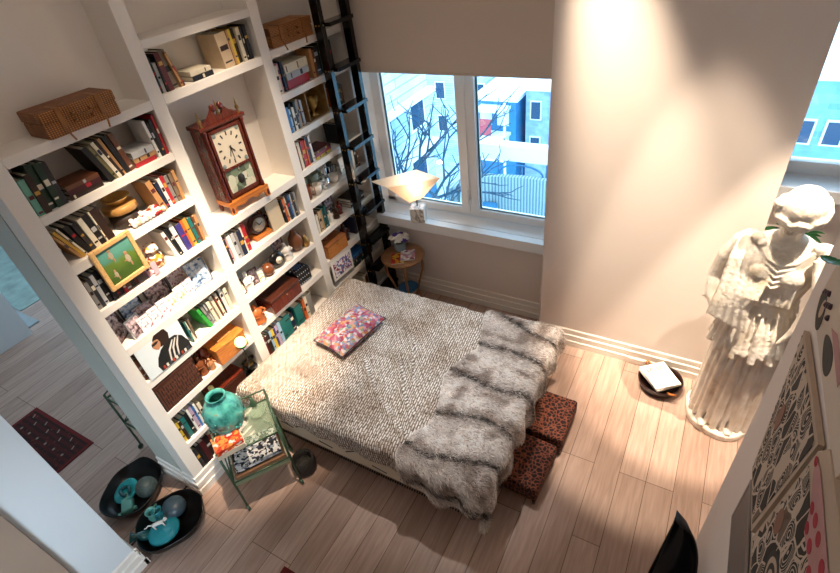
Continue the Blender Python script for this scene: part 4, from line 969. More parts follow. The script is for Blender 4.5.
# ------------------------------------------------------------------ side table, flowers, magazines
t = thing('side_table', 'small round wooden side table with curved legs under the window', 'side table', (.35, 2.455, 0))
MB().lathe([(.0, .578), (.205, .578), (.218, .586), (.218, .596), (.21, .602), (.0, .602)], 44).build('tabletop', TABLEW, t)
MB().lathe([(.12, .545), (.17, .545), (.17, .578), (.12, .578)], 36).build('apron', TABLEW, t)
for k in range(4):
    a = PI/4+k*PI/2-.2; c_, s_ = math.cos(a), math.sin(a)
    MB().tube([(c_*r, s_*r, z) for r, z in ((.15, .57), (.185, .5), (.18, .4), (.13, .25), (.105, .15), (.12, .06), (.155, .0))], [.018, .016, .013, .011, .011, .012, .014], 10).build('leg', TABLEW, t)
MB().lathe([(0, .15), (.10, .15), (.105, .158), (0, .165)], 28).build('lower_shelf', TABLEW, t)
t = thing('blue_bowl', 'round blue bowl beneath the side table', 'bowl', (.37, 2.44, .166))
MB().lathe([(.05, 0), (.07, .01), (.1, .045), (.104, .05), (.095, .05), (.06, .016), (0, .012)], 30).build('body', mat('blue_glaze', '#3f77a8', .2), t)
t = thing('flower_vase', 'grey glass vase of white and purple flowers on the side table', 'vase', (.29, 2.52, .6025))
t.scale = (1.3, 1.3, 1.2)
MB().lathe([(.035, 0), (.045, .01), (.052, .04), (.045, .07), (.048, .085), (.042, .085), (.038, .07), (.044, .04), (0, .01)], 24).build('vase', mat('grey_blue_glass', '#7f929a', .12), t)
WP = mat('white_petal', '#f3f0ea', .6); PP = mat('purple_petal', '#4a2f8a', .6)
for i in range(15):
    a = i*2.39; r = .062*math.sqrt((i+.4)/15); z = .13-.9*r*r*6
    s = MB(); c0 = Vector((r*math.cos(a), r*math.sin(a), z+random.uniform(-.005, .008)))
    for k in range(9):
        b_ = k*2.4; rr = .004+.0022*k
        s.ball((c0.x+rr*math.cos(b_), c0.y+rr*math.sin(b_), c0.z+.012-.0016*k), (.011, .011, .006), 0, 8, 5)
    fl = s.build('bloom', PP if i in (1, 4, 6, 9, 13) else WP, t)
s = MB()
for i in range(15): a = i*2.39; r = .05*math.sqrt((i+.4)/15); s.tube([(r*.3*math.cos(a), r*.3*math.sin(a), .03), (r*math.cos(a), r*math.sin(a), .125)], .002, 5)
s.build('stems', mat('stem_green', '#4c6b3a', .6), t)
def magazine(W, D, cm, loc, rz, label, T=.006):
    o = MB().box(-W/2, W/2, -D/2, D/2, 0, T*.85, 1).box(-W/2, W/2, -D/2, D/2, T*.85, T, 0).build('magazine', [cm, CREAMP], None, loc, (0, 0, rz)); return tag(o, label, 'magazine')
magazine(.12, .17, cells('red_yellow_cover', ['#b81f1f', '#d8a628', '#c22a22', '#8f1a1a', '#e0b840'], 30, .3), (.345, 2.365, .6028), .55, 'red and yellow magazine on the side table', .012)
magazine(.14, .18, cells('pink_white_cover', ['#e6dada', '#c98fa0', '#f2ecec', '#b4a8c0', '#e9e0e2', '#8f4f5e'], 30, .3), (.42, 2.44, .616), .5, 'pale pink and white magazine overlapping the red one', .008)

# ------------------------------------------------------------------ lamp on the sill
t = thing('sill_lamp', 'lamp with folded paper shade and marble cube base on the windowsill', 'lamp', (.50, 2.60, .9445))
def marble():
    s = NT('white_marble'); v = s.coord(); n = s.n('ShaderNodeTexNoise', i_Scale=5., i_Detail=5., i_Distortion=1.5); s.l(v, n.inputs['Vector'])
    s.l(s.ramp(n.outputs['Fac'], [(.42, '#e9e5de'), (.49, '#8c8780'), (.53, '#e9e5de')]), s.b.inputs['Base Color']); s.b.inputs['Roughness'].default_value = .3; return s.m
MAR = marble()
MB().box(-.066, .066, -.066, .066, 0, .145, 0, rotz(.35)).build('base', MAR, t, bevel=.004)
MB().tube([(0, 0, .135), (0, 0, .235)], .006, 8).build('stem', BLACK, t)
bl = NT('bulb'); bl.b.inputs['Emission Color'].default_value = lin('#ffe2bf'); bl.b.inputs['Emission Strength'].default_value = 12
MB().ball((.0, .0, .262), .025, 0, 14, 10).build('bulb', bl.m, t)
sh = NT('translucent_paper_shade'); sh.b.inputs['Base Color'].default_value = lin('#fdf3e6'); sh.b.inputs['Roughness'].default_value = .9
tl = sh.n('ShaderNodeBsdfTranslucent'); tl.inputs[0].default_value = lin('#fff0de'); mx = sh.n('ShaderNodeMixShader'); mx.inputs[0].default_value = .5
sh.l(sh.b.outputs[0], mx.inputs[1]); sh.l(tl.outputs[0], mx.inputs[2]); sh.l(mx.outputs[0], sh.t.nodes['Material Output'].inputs[0])
def rel(p): return (p[0]-.50, p[1]-2.60, p[2]-.9445)
B_ = rel((.478, 2.51, 1.165)); P1 = rel((.15, 2.42, 1.375)); P2 = rel((.45, 2.74, 1.385)); P3 = rel((.69, 2.75, 1.33)); P4 = rel((.29, 2.46, 1.315)); P5 = rel((.36, 2.60, 1.20)); B2 = rel((.55, 2.63, 1.165))
o = MB().add([B_, P1, P2, P3, P4, P5, B2], [(1, 2, 5), (1, 5, 4), (4, 5, 0), (4, 0, 3), (0, 6, 3), (5, 2, 6), (5, 6, 0), (2, 3, 6)]).build('shade', sh.m, t)
# recompute: shade sits open towards the top; keep it slightly thick
so = o.modifiers.new('thick', 'SOLIDIFY'); so.thickness = .003
#CUT3
# ------------------------------------------------------------------ statue
PL = NT('aged_plaster'); v = PL.coord(); n = PL.n('ShaderNodeTexNoise', i_Scale=9., i_Detail=7.); PL.l(v, n.inputs['Vector'])
PL.l(PL.ramp(n.outputs['Fac'], [(.28, '#cbbda6'), (.38, '#e6dccd'), (.6, '#f4eee4')]), PL.b.inputs['Base Color']); PL.b.inputs['Roughness'].default_value = .55
n2 = PL.n('ShaderNodeTexNoise', i_Scale=40., i_Detail=5.); PL.l(v, n2.inputs['Vector']); PL.bump(n2.outputs['Fac'], .55, .012)
t = thing('statue', 'life size white plaster statue of a draped figure beside the pier', 'statue', (3.255, 2.13, 0), (0, 0, -.12))
t.scale = (1.05, 1.05, 1.035)
po = []
for i in range(30):
    a = 2*PI*i/30; r = .232*(1+.05*math.sin(3*a)+.03*math.sin(5*a+1)); po.append((r*math.cos(a), r*.92*math.sin(a)))
MB().prism(po, 0, .055, 'z', smooth=False).build('plinth', PL.m, t, bevel=.012, seg=3)
S = MB()
def loft(rings, n=64, fold_amp=0, k=9, ph=0):
    vs = []; fs = []
    for (z, rx, ry, cx, cy, amp) in rings:
        for i in range(n):
            a = 2*PI*i/n; f = 1+amp*(math.sin(k*a+ph+z*2.0)+.5*math.sin((k*2-3)*a+z*3+ph*2))
            vs.append((cx+rx*f*math.cos(a), cy+ry*f*math.sin(a), z))
    m = len(rings)
    for j in range(m-1):
        for i in range(n): q = (i+1) % n; fs.append((j*n+i, j*n+q, (j+1)*n+q, (j+1)*n+i))
    fs.append(tuple(range(n-1, -1, -1))); fs.append(tuple((m-1)*n+i for i in range(n)))
    S.add(vs, fs, 0, True)
# under-robe, over-fold, torso
loft([(.045, .178, .160, 0, 0, .06), (.12, .17, .15, 0, 0, .09), (.4, .165, .145, 0, 0, .09), (.75, .165, .14, .0, 0, .06), (1.0, .155, .125, 0, 0, .03), (1.1, .14, .11, 0, 0, .02)], k=17)
loft([(.80, .212, .182, .01, -.01, .085), (.84, .205, .175, .01, -.01, .075), (.95, .18, .15, 0, -.005, .05), (1.08, .15, .12, 0, 0, .03), (1.14, .145, .115, 0, 0, .02), (1.18, .15, .12, 0, 0, .03), (1.3, .175, .135, 0, -.01, .03), (1.42, .185, .12, 0, 0, .02), (1.5, .175, .09, 0, .01, .0), (1.545, .11, .07, 0, .01, 0), (1.57, .06, .06, 0, 0, 0)], k=11, ph=1)
loft([(1.08, .168, .135, 0, -.005, .06), (1.11, .165, .13, 0, 0, .05), (1.16, .15, .12, 0, 0, .02)], k=16)
# girdle roll, breasts, shoulders
S.tube([(.15*math.cos(a), -.003+.12*math.sin(a), 1.155) for a in [2*PI*i/28 for i in range(29)]], .014, 8)
S.ball((-.075, -.105, 1.36), (.062, .055, .062)); S.ball((.075, -.105, 1.36), (.062, .055, .062))
S.ball((-.17, 0, 1.485), (.07, .062, .062)); S.ball((.17, 0, 1.485), (.07, .062, .062))
# neck and head, bowed forward
S.tube([(0, .01, 1.50), (0, -.005, 1.58), (.005, -.03, 1.66)], [.062, .055, .055], 16)
HM = TR((.008, -.055, 1.72), (.42, .08, -.25))
S.ball((0, 0, 0), (.078, .095, .112), 0, 24, 16, HM)
S.ball((0, -.035, -.07), (.05, .055, .045), 0, 16, 10, HM)                       # jaw
S.tube([(0, -.088, .03), (0, -.108, -.012), (0, -.112, -.024)], [.010, .013, .016], 8, 0, HM)   # nose
S.tube([(-.045, -.078, .032), (0, -.094, .036), (.045, -.078, .032)], .010, 8, 0, HM)           # brow
for q in (-1, 1):
    S.ball((q*.030, -.082, .012), (.014, .008, .008), 0, 10, 6, HM); S.ball((q*.04, -.068, -.02), (.026, .022, .024), 0, 10, 6, HM)
    S.ball((q*.08, .0, -.01), (.012, .02, .03), 0, 10, 6, HM)
S.tube([(-.022, -.090, -.048), (0, -.1, -.045), (.022, -.090, -.048)], .0075, 8, 0, HM); S.tube([(-.018, -.088, -.060), (0, -.097, -.062), (.018, -.088, -.060)], .008, 8, 0, HM)
# wrapped head cloth with thick rolled brim
S.ball((0, .015, .055), (.100, .112, .105), 0, 28, 16, HM)
S.tube([(.103*math.cos(a), .012+.112*math.sin(a), .035+.012*math.sin(a*9)) for a in [2*PI*i/40 for i in range(41)]], .021, 10, 0, HM)
for i in range(34):
    a = 2*PI*i/34; S.ball((.113*math.cos(a), .012+.122*math.sin(a), .022+.01*math.sin(i*2.1)), .0125, 0, 8, 6, HM)
for i in range(7): S.tube([(.09*math.cos(.6+i*.3), .1*math.sin(.6+i*.3), .02), (.055*math.cos(.6+i*.3), .06*math.sin(.6+i*.3), .125), (0, .015, .155)], .010, 6, 0, HM)
S.ball((-.095, -.035, .085), (.03, .03, .022), 0, 10, 8, HM); S.ball((0, .10, -.03), (.06, .045, .06), 0, 12, 8, HM)
# arms hanging, hands gathering the cloth at the hips
S.tube([(-.19, .0, 1.48), (-.245, -.005, 1.36), (-.275, .0, 1.2), (-.26, -.07, 1.10), (-.215, -.15, 1.05)], [.060, .058, .05, .042, .03], 14)
S.tube([(.19, .0, 1.48), (.25, -.005, 1.36), (.275, -.01, 1.2), (.25, -.08, 1.10), (.20, -.16, 1.06)], [.060, .058, .05, .042, .03], 14)
# mantle: folds from the left shoulder down across the body and over the forearm
rr = random.Random(5)
for i in range(10):
    x = -.210+.019*i
    S.tube([(x, -.035-.004*i, 1.545-.003*i), (x-.015+.004*i, -.11, 1.42), (x-.02+.002*i, -.155-.003*i, 1.22), (x-.028, -.175, 1.14), (x-.04+.004*i, -.19, 1.04-.008*i)], [(.011, .014, .016, .017, .012), (.006, .008, .010, .010, .007)][i % 2], 8)
for i in range(8):      # sleeve falling from the forearm
    a = i/7; S.tube([(-.285+.016*i, .02-.022*i, 1.24-.02*i), (-.30+.019*i, .01-.024*i, 1.15), (-.30+.021*i, .0-.024*i, 1.09), (-.305+.024*i, -.02-.022*i, 1.03)], [.02+.004*(i % 2)]*3+[.014], 8)
for i in range(7):
    S.tube([(.205-.01*i, .02-.02*i, 1.5), (.27-.012*i, -.01-.025*i, 1.32), (.285-.02*i, -.03-.025*i, 1.05), (.27-.024*i, -.04-.025*i, .96+.02*(i % 2))], [.018, .02, .02, .012], 8)
S.ball((-.135, -.055, 1.545), (.035, .03, .03)); S.ball((-.11, -.075, 1.525), (.022, .02, .026)); S.ball((.14, -.045, 1.535), (.028, .026, .024))
for i in range(5):      # neckline swags
    S.tube([(-.12, -.07, 1.53-.012*i), (-.06, -.115-.004*i, 1.46-.03*i), (0, -.128-.005*i, 1.435-.035*i), (.07, -.11-.004*i, 1.46-.03*i), (.13, -.06, 1.525-.012*i)], .009, 8)
for i in range(10):     # zig-zag texture across the waist
    S.tube([(-.12+.025*i, -.125-.012*math.sin(i), 1.31), (-.11+.024*i, -.13, 1.24), (-.115+.025*i, -.14, 1.18)], .011, 6)
for i in range(15):     # long straight skirt folds
    a = PI- .3 + i*(PI+.6)/14; r0, r1 = .160, .193
    S.tube([(r0*math.cos(a), r0*.85*math.sin(a), .90), ((r0+.016)*math.cos(a-.03), (r0+.016)*.87*math.sin(a-.03), .58), ((r0+.02)*math.cos(a-.07), (r0+.02)*.9*math.sin(a-.07), .25), (r1*math.cos(a-.09), r1*.92*math.sin(a-.09), .06)], [.012, .015+.010*(i % 2), .016+.011*(i % 2), .015+.008*(i % 2)], 8)
for i in range(14):     # overfold folds with pointed hem
    a = PI+.1+i*(PI-.2)/13; S.tube([(.15*math.cos(a), .125*math.sin(a), 1.1), (.185*math.cos(a+.03), .16*math.sin(a+.03), .95), (.222*math.cos(a+.09), .195*math.sin(a+.09), .79-.04*(i % 2))], [.008, .012+.008*(i % 2), .016+.006*(i % 2)], 8)
S.tube([(-.09, -.16, .07), (-.085, -.205, .06)], [.03, .02], 10); S.tube([(.07, -.16, .07), (.08, -.20, .06)], [.03, .02], 10)
fig = S.build('figure', PL.m, t)
rm = fig.modifiers.new('fuse', 'REMESH'); rm.mode = 'VOXEL'; rm.voxel_size = .006; rm.use_smooth_shade = True
sm = fig.modifiers.new('soft', 'SMOOTH'); sm.factor = .5; sm.iterations = 1

# ------------------------------------------------------------------ floor bowls
BLW = mat('black_carved_wood', '#0d0c0c', .35, var=.3, scale=20)
def floor_bowl(loc, rz, label, R_=.213):
    N = 48; prof = [(.45, 0), (.75, .02), (.93, .06), (1., .115), (.985, .122), (.965, .115), (.88, .065), (.7, .032), (.0001, .024)]
    vs = []; fs = []
    for r, z in prof:
        for i in range(N):
            a = 2*PI*i/N; k = 1+.10*math.exp(-((a-PI*.5+PI) % (2*PI)-PI)**2/.12)-.05*math.cos(2*a)
            k *= 1/((abs(math.cos(a))**2.6+abs(math.sin(a))**2.6)**(1/2.6)); lift = 1+.25*math.exp(-(((a-PI*.5+PI) % (2*PI)-PI)**2)/.1)
            vs.append((R_*r*k*math.cos(a), R_*r*k*math.sin(a), z*lift))
    for j in range(len(prof)-1):
        for i in range(N): q = (i+1) % N; fs.append((j*N+i, j*N+q, (j+1)*N+q, (j+1)*N+i))
    fs.append(tuple(range(N-1, -1, -1)))
    o = MB().add(vs, fs, 0, True).build('bowl', BLW, None, loc, (0, 0, rz)); return tag(o, label, 'bowl')
floor_bowl((-.45, -.34, 0), .5, 'large black bowl farther left on the floor beside the bookcase end')
floor_bowl((.03, -.375, 0), -.5, 'large black bowl nearest the bookcase corner, holding jugs and a white cat')
TQ = mat('turquoise_glaze', '#23909c', .15, var=.25, scale=14); PTQ = mat('pale_teal_glaze', '#5f9f94', .35, var=.25, scale=20); GYS = mat('grey_green_stone', '#3c4a48', .5, var=.4, scale=16); BGY = mat('blue_grey_stone', '#3a4c56', .4, var=.35, scale=12)
t = thing('ring_dish', 'round turquoise dish with a looped ridge in the farther black bowl', 'dish', (-.485, -.36, .052), (.25, -.1, 0))
MB().lathe([(.03, 0), (.07, .008), (.092, .03), (.096, .045), (.085, .048), (.06, .03), (0, .024)], 30).build('dish', TQ, t)
MB().tube([(.045*math.cos(a), .032*math.sin(a), .045+.008*math.sin(a*2)) for a in [2*PI*i/22 for i in range(20)]], .012, 10).build('ridge', mat('dark_teal', '#1d5560', .2), t)
s = MB(); s.ball((0, 0, .08), (.088, .084, .08), 0, 30, 18)
for i in range(9): z = .02+.015*i; r = .088*math.sqrt(max(.01, 1-((z-.08)/.08)**2)); s.tube([(r*math.cos(a), r*.955*math.sin(a), z) for a in [2*PI*k/30 for k in range(31)]], .0035, 5)
o = s.build('ribbed_ball', GYS, None, (-.355, -.28, .035)); o.scale = (.88,)*3; tag(o, 'dark ribbed grey green ball in the farther black bowl', 'ball')
t = thing('pottery_bottle', 'pale teal slab bottle lying in the farther black bowl', 'bottle', (-.38, -.44, .075), (0, -.12, -.55))
MB().box(-.075, .06, -.04, .04, -.025, .025).build('body', PTQ, t, bevel=.014, seg=3)
MB().lathe([(.02, 0), (.017, .03), (.024, .05), (.02, .05), (.012, .03), (0, .01)], 16, M=TR((-.073, 0, 0), (0, -PI/2, 0))).build('neck', PTQ, t)
for q in (-1, 1): MB().lathe([(.014, 0), (.014, .02), (.0, .022)], 12, M=TR((.05, q*.041, 0), (-q*PI/2, 0, 0))).build('handle', PTQ, t)
o = MB().ball((0, 0, .075), (.095, .09, .072), 0, 30, 18).build('stone_ball', BGY, None, (-.02, -.295, .04)); o.scale = (.9,)*3; tag(o, 'smooth blue grey stone ball in the nearer black bowl', 'ball')
t = thing('lidded_dish', 'bright turquoise round covered dish in the nearer black bowl', 'dish', (.045, -.44, .05), (.06, 0, 0))
MB().lathe([(.05, 0), (.085, .015), (.108, .04), (.1, .052), (.06, .066), (.0, .072)], 36).build('body', TQ, t)
def jug(loc, rot, h, m, label, hd=True):
    t = thing('jug', label, 'jug', loc, rot)
    MB().lathe([(.022, 0), (.034, h*.12), (.038, h*.4), (.026, h*.7), (.024, h*.82), (.036, h), (.031, h), (.02, h*.82), (.021, h*.6), (0, h*.2)], 22).build('body', m, t)
    if hd: MB().tube([(0, .03, h*.85), (0, .062, h*.75), (0, .058, h*.45), (0, .034, h*.35)], .006, 8).build('handle', m, t)
jug((-.115, -.40, .055), (.15, .15, .4), .13, PTQ, 'pale teal open mouthed jug nearest the stone ball')
jug((-.045, -.385, .06), (-.1, .1, 2.2), .12, mat('deep_teal_glaze', '#2c7c86', .18, var=.3), 'deep teal jug between the pale jug and turquoise dish')
jug((-.035, -.50, .065), (.3, -1.2, .5), .13, mat('dark_green_teal', '#1f5a58', .2, var=.3), 'dark green teal bottle lying at the near edge of the bowl', False)
CATM = mat('white_glazed_cat', '#ece8e0', .2, var=.05); s = MB()
s.tube([(-.035, 0, .03), (-.01, 0, .034), (.025, 0, .032)], [.011, .012, .012], 10); s.ball((.042, 0, .045), (.013, .011, .011))
for x in (-.03, .022):
    for y in (-.008, .008): s.tube([(x, y, .028), (x+.004, y*1.4, .0)], [.005, .004], 6)
s.tube([(-.038, 0, .034), (-.058, .004, .04), (-.072, .002, .028), (-.083, .0, .032)], [.004, .0035, .003, .003], 6); s.lathe([(.004, 0), (0, .009)], 6, M=TR((.04, .007, .053))).lathe([(.004, 0), (0, .009)], 6, M=TR((.04, -.007, .053)))
o = s.build('cat_figurine', CATM, None, (.02, -.435, .121), (0, 0, .9)); o.scale = (1.15, 1.15, 1.15); tag(o, 'small white cat figurine on the turquoise covered dish', 'figurine')

# ------------------------------------------------------------------ rugs
def rug_mat():
    s = NT('red_kilim'); tc = s.coord(); vo = s.n('ShaderNodeTexVoronoi', i_Scale=22.); vo.distance = 'MANHATTAN'; s.l(tc, vo.inputs['Vector'])
    w = s.n('ShaderNodeTexWave', wave_type='BANDS', bands_direction='Y', i_Scale=6., i_Distortion=1.); s.l(tc, w.inputs['Vector'])
    a = s.ramp(vo.outputs['Distance'], [(.1, '#96402c'), (.3, '#54160f'), (.6, '#2e0c0b')]); b_ = s.ramp(w.outputs['Fac'], [(.4, '#571714'), (.6, '#270c0b')])
    s.l(s.mix(.5, a, b_), s.b.inputs['Base Color']); s.b.inputs['Roughness'].default_value = .95; return s.m
RUG = rug_mat(); MOT = mat('rug_motif', '#9a8a7e', .95); RBD = mat('rug_border', '#6a1816', .95, var=.3)
def rug(x0, x1, y0, y1, label, motifs=True):
    t = thing('rug', label, 'rug', (x0, y0, 0)); W, D = x1-x0, y1-y0
    MB().box(0, W, 0, D, .0005, .008).build('field', RUG, t)
    MB().box(0, W, 0, .03, .0081, .009).box(0, W, D-.03, D, .0081, .009).box(0, .03, .03, D-.03, .0081, .009).box(W-.03, W, .03, D-.03, .0081, .009).build('border', RBD, t)
    if motifs:
        for i in range(8): x = .09+.1*i; MB().box(-.005, .005, -.018, .018, .0082, .0096, 0, rotz(.5, (x, D-.07-(.045 if i % 2 else 0), 0))).build('motif', MOT, t)
        for i in range(6):
            x = .12+.13*i; MB().prism([((.016 if k % 2 else .007)*math.cos(k*PI/8), (.016 if k % 2 else .007)*math.sin(k*PI/8)) for k in range(16)], .0082, .0094, 'z', M=TR((x, D-.20, 0))).build('motif', MOT, t)
    return t
rug(-2.17, -1.26, -.62, -.19, 'small dark red patterned rug in the doorway to the next room')
rug(.935, 1.9, -1.3, -.225, 'dark red rug whose corner shows at the bottom of the picture', False)
TEAL = mat('pale_teal_carpet', '#93a79f', .95, var=.5, scale=7)
o = MB().box(-7.4, -3.95, .58, 2.3, .0005, .01).build('teal_carpet', TEAL); tag(o, 'pale teal carpet in the far room at left', 'carpet')
o = MB().box(-7.4, -3.5, .40, .56, .0005, .02).build('threshold', mat('pale_threshold', '#9fa6a8', .5)); o['kind'] = 'structure'; o.name = 'trim_threshold'

# ------------------------------------------------------------------ tray by the pier
t = thing('round_tray', 'dark round basket tray on the floor by the pier baseboard', 'tray', (2.815, 2.265, 0))
MB().lathe([(.12, .001), (.145, .01), (.165, .07), (.168, .085), (.158, .085), (.15, .06), (.135, .018), (0, .014)], 36).build('body', mat('dark_lacquer_basket', '#2a1410', .3, var=.5, scale=30), t)
for q in (-1, 1): MB().tube([(q*.1-.03, .12 if q < 0 else -.13, .08), (q*.11-.02, .15 if q < 0 else -.155, .10), (q*.1+.03, .12 if q < 0 else -.13, .08)], .008, 8).build('handle', ORANGEW, t)
for k, (T, rz, lab) in enumerate(((.02, .75, 'white magazine lower in the round tray'), (.012, .68, 'white magazine with grey lettering topmost in the round tray'))):
    s = MB().box(-.105, .105, -.125, .125, 0, T, 0)
    if k:
        r_ = random.Random(2)
        for j, (n_, zz, hh) in enumerate(((6, .055, .030), (9, .012, .020), (7, -.05, .004), (8, -.065, .004), (6, -.08, .004))):
            x = -.07
            for q in range(n_):
                w_ = r_.uniform(.009, .014)*(1.5 if j == 0 else .9); s.box(x, x+w_*.35, zz, zz+hh, T, T+.0005, 1); s.box(x, x+w_, zz+(hh*.8 if q % 2 else 0), zz+hh*(.25 if not q % 2 else 1), T, T+.0005, 1); x += w_+.004
    o = s.build('magazine', [mat('white_paper', '#f4f1ea', .5, var=.02), mat('grey_ink', '#2c2c30', .6)], None, (2.805, 2.27, .082+.021*k), (0, 0, rz)); tag(o, lab, 'magazine')
o = MB().box(-.06, .06, -.008, 0, 0, .055).build('outlet_cover', WHITE, None, (2.60, PY-.026, .006), None, bevel=.003); tag(o, 'white outlet cover on the pier baseboard', 'outlet')

# ------------------------------------------------------------------ right wall: artworks, vent, chair, plants
def ink(name, paper, sc=13., ring=58.):
    s = NT(name); v = s.coord(); nz = s.n('ShaderNodeTexNoise', i_Scale=7., i_Detail=2.); s.l(v, nz.inputs['Vector'])
    ad = s.n('ShaderNodeVectorMath', operation='MULTIPLY_ADD'); ad.inputs[1].default_value = (.06,)*3; s.l(nz.outputs['Color'], ad.inputs[0]); s.l(v, ad.inputs[2])
    mp = s.n('ShaderNodeMapping'); mp.inputs['Scale'].default_value = (1, 1.5, .8); mp.inputs['Rotation'].default_value = (.5, 0, 0); s.l(ad.outputs[0], mp.inputs[0])
    vo = s.n('ShaderNodeTexVoronoi', i_Scale=sc); s.l(mp.outputs[0], vo.inputs['Vector'])
    ml = s.n('ShaderNodeMath', operation='MULTIPLY', i_1=ring); s.l(vo.outputs['Distance'], ml.inputs[0]); sn = s.n('ShaderNodeMath', operation='SINE'); s.l(ml.outputs[0], sn.inputs[0])
    rings = s.ramp(sn.outputs[0], [(.0, '#17130f'), (.56, paper)], 'CONSTANT')
    sp = s.n('ShaderNodeSeparateColor'); s.l(vo.outputs['Color'], sp.inputs[0])
    solid = s.ramp(sp.outputs[1], [(0, '#17130f'), (.42, paper), (.56, '#1b1612'), (.82, '#6d5a4c'), (.92, paper)], 'CONSTANT')
    pick = s.n('ShaderNodeMath', operation='GREATER_THAN', i_1=.55); s.l(sp.outputs[0], pick.inputs[0])
    c = s.mix(pick.outputs[0], rings, solid)
    ve = s.n('ShaderNodeTexVoronoi', feature='DISTANCE_TO_EDGE', i_Scale=sc); s.l(mp.outputs[0], ve.inputs['Vector'])
    lt_ = s.n('ShaderNodeMath', operation='LESS_THAN', i_1=.05); s.l(ve.outputs['Distance'], lt_.inputs[0])
    s.l(s.mix(lt_.outputs[0], c, lin(paper)), s.b.inputs['Base Color']); s.b.inputs['Roughness'].default_value = .8; return s.m
PAPER = mat('aged_paper', '#bca893', .8, var=.06, scale=10); INK = ink('ink_drawing', '#c3b2a0', 12.); INKB = mat('black_ink', '#15120f', .7); PINK = mat('pink_ink', '#b98a88', .8); REDI = mat('red_ink', '#a8283a', .8); BRI = mat('brown_ink', '#8a6252', .8)
WX = 3.15
def onwall(name, poly, m, parent, d0, d1): return MB().prism(poly, WX-d1, WX-d0, 'x').build(name, m, parent)
def serrate(poly, k, n, a):  # add saw teeth on edge k
    out = []
    for i, p in enumerate(poly):
        out.append(p)
        if i == k:
            q = poly[(i+1) % len(poly)]; dx, dy = q[0]-p[0], q[1]-p[1]; L = math.hypot(dx, dy)
            for j in range(1, 2*n): u = j/(2*n); s_ = a if j % 2 else -a*.2; out.append((p[0]+dx*u+dy/L*s_, p[1]+dy*u-dx/L*s_))
    return out
t = thing('artwork', 'pale hide shaped artwork of black and white figures, far end of the wall', 'artwork', (0, 0, 0))
a1 = [(.617, 2.15), (.46, 1.62), (.195, 1.645), (.120, 2.21)]
onwall('backing', a1, PAPER, t, .004, .018)
onwall('drawing', serrate([(.610, 2.135), (.456, 1.632), (.214, 1.662), (.136, 2.19)], 0, 14, .010), INK, t, .0185, .0195)
onwall('brown_face', [(.44+.028*math.cos(a), 1.93+.055*math.sin(a)) for a in [2*PI*i/20 for i in range(20)]], BRI, t, .020, .021)
t = thing('artwork', 'black and white figure artwork with pink creature, nearer the camera on the wall', 'artwork', (0, 0, 0))
onwall('backing', [(.165, 1.66), (.10, 2.21), (.06, 2.27), (-.5, 2.33), (-.5, 1.62)], PAPER, t, .004, .018)
onwall('drawing', serrate([(.098, 2.15), (.148, 1.68), (-.48, 1.64), (-.48, 2.13)], 0, 7, .018), INK, t, .0185, .0195)
onwall('pink_creature', [(.085, 2.20), (.05, 2.175), (-.02, 2.155), (-.06, 2.11), (-.15, 2.13), (-.24, 2.10), (-.4, 2.12), (-.4, 2.24), (-.05, 2.225), (.04, 2.22)], PINK, t, .0196, .0204)
for y, z, r in ((.075, 2.20, .014), (-.03, 2.165, .016), (-.06, 2.13, .016), (-.07, 2.18, .018), (-.11, 2.14, .018), (-.12, 2.19, .018), (-.17, 2.13, .02), (-.19, 2.2, .02), (-.24, 2.15, .02), (-.28, 2.2, .02)): MB().prism([(y+r*math.cos(a), z+r*.8*math.sin(a)) for a in [2*PI*i/14 for i in range(14)]], WX-.0212, WX-.0205, 'x').build('red_spot', REDI, t)
s = MB()
for k, r in enumerate((.075, .058, .042, .026, .012)): s.prism([(-.06+r*math.cos(a), 1.86+r*math.sin(a)) for a in [2*PI*i/28 for i in range(28)]], WX-.0197-.0005*(k+1), WX-.0196-.0004*k, 'x', k % 2)
s.build('target_rings', [INKB, PAPER], t)
onwall('brown_face', [(.07+.03*math.cos(a), 1.93+.045*math.sin(a)) for a in [2*PI*i/20 for i in range(20)]], BRI, t, .0198, .0206)
t = thing('artwork', 'small artwork with black leaf shapes high at the right edge', 'artwork', (0, 0, 0))
onwall('backing', [(.60, 2.225), (.64, 2.27), (.60, 2.62), (-.1, 2.75), (-.02, 2.27)], mat('pale_paper', '#d6c7b6', .8, var=.05), t, .004, .014)
onwall('black_leaf', [(.57+.06*math.cos(a), 2.275+.045*math.sin(a)+.3*(.06*math.cos(a))) for a in [2*PI*i/22 for i in range(22)]], INKB, t, .0145, .0155)
onwall('white_patch', [(.56+.02*math.cos(a), 2.285+.03*math.sin(a)) for a in [2*PI*i/16 for i in range(16)]], PAPER, t, .0156, .0162)
onwall('black_drop', [(.36+.075*math.cos(a), 2.29+.032*math.sin(a)*(1-.3*math.cos(a))) for a in [2*PI*i/22 for i in range(22)]], INKB, t, .0145, .0155)
onwall('pink_patch', [(.42, 2.33), (.36, 2.36), (.2, 2.36), (.2, 2.33)], PINK, t, .0145, .0155)
t = thing('wall_vent', 'grey recessed return vent low on the right wall', 'vent', (0, 0, 0))
VG = mat('grey_vent_metal', '#8d8682', .5, .3, var=.05); s = MB()
s.box(WX-.006, WX-.001, .08, .432, 1.335, 1.57).build('backplate', mat('vent_dark', '#6f6965', .6), t)
MB().box(WX-.012, WX-.0065, .07, .442, 1.325, 1.337).box(WX-.012, WX-.0065, .07, .442, 1.568, 1.58).box(WX-.012, WX-.0065, .43, .442, 1.337, 1.568).box(WX-.012, WX-.0065, .07, .082, 1.337, 1.568).build('frame', VG, t)
s = MB()
for i in range(16): s.box(WX-.011, WX-.0062, .083, .429, 1.342+.0142*i, 1.349+.0142*i)
s.build('slats', VG, t)
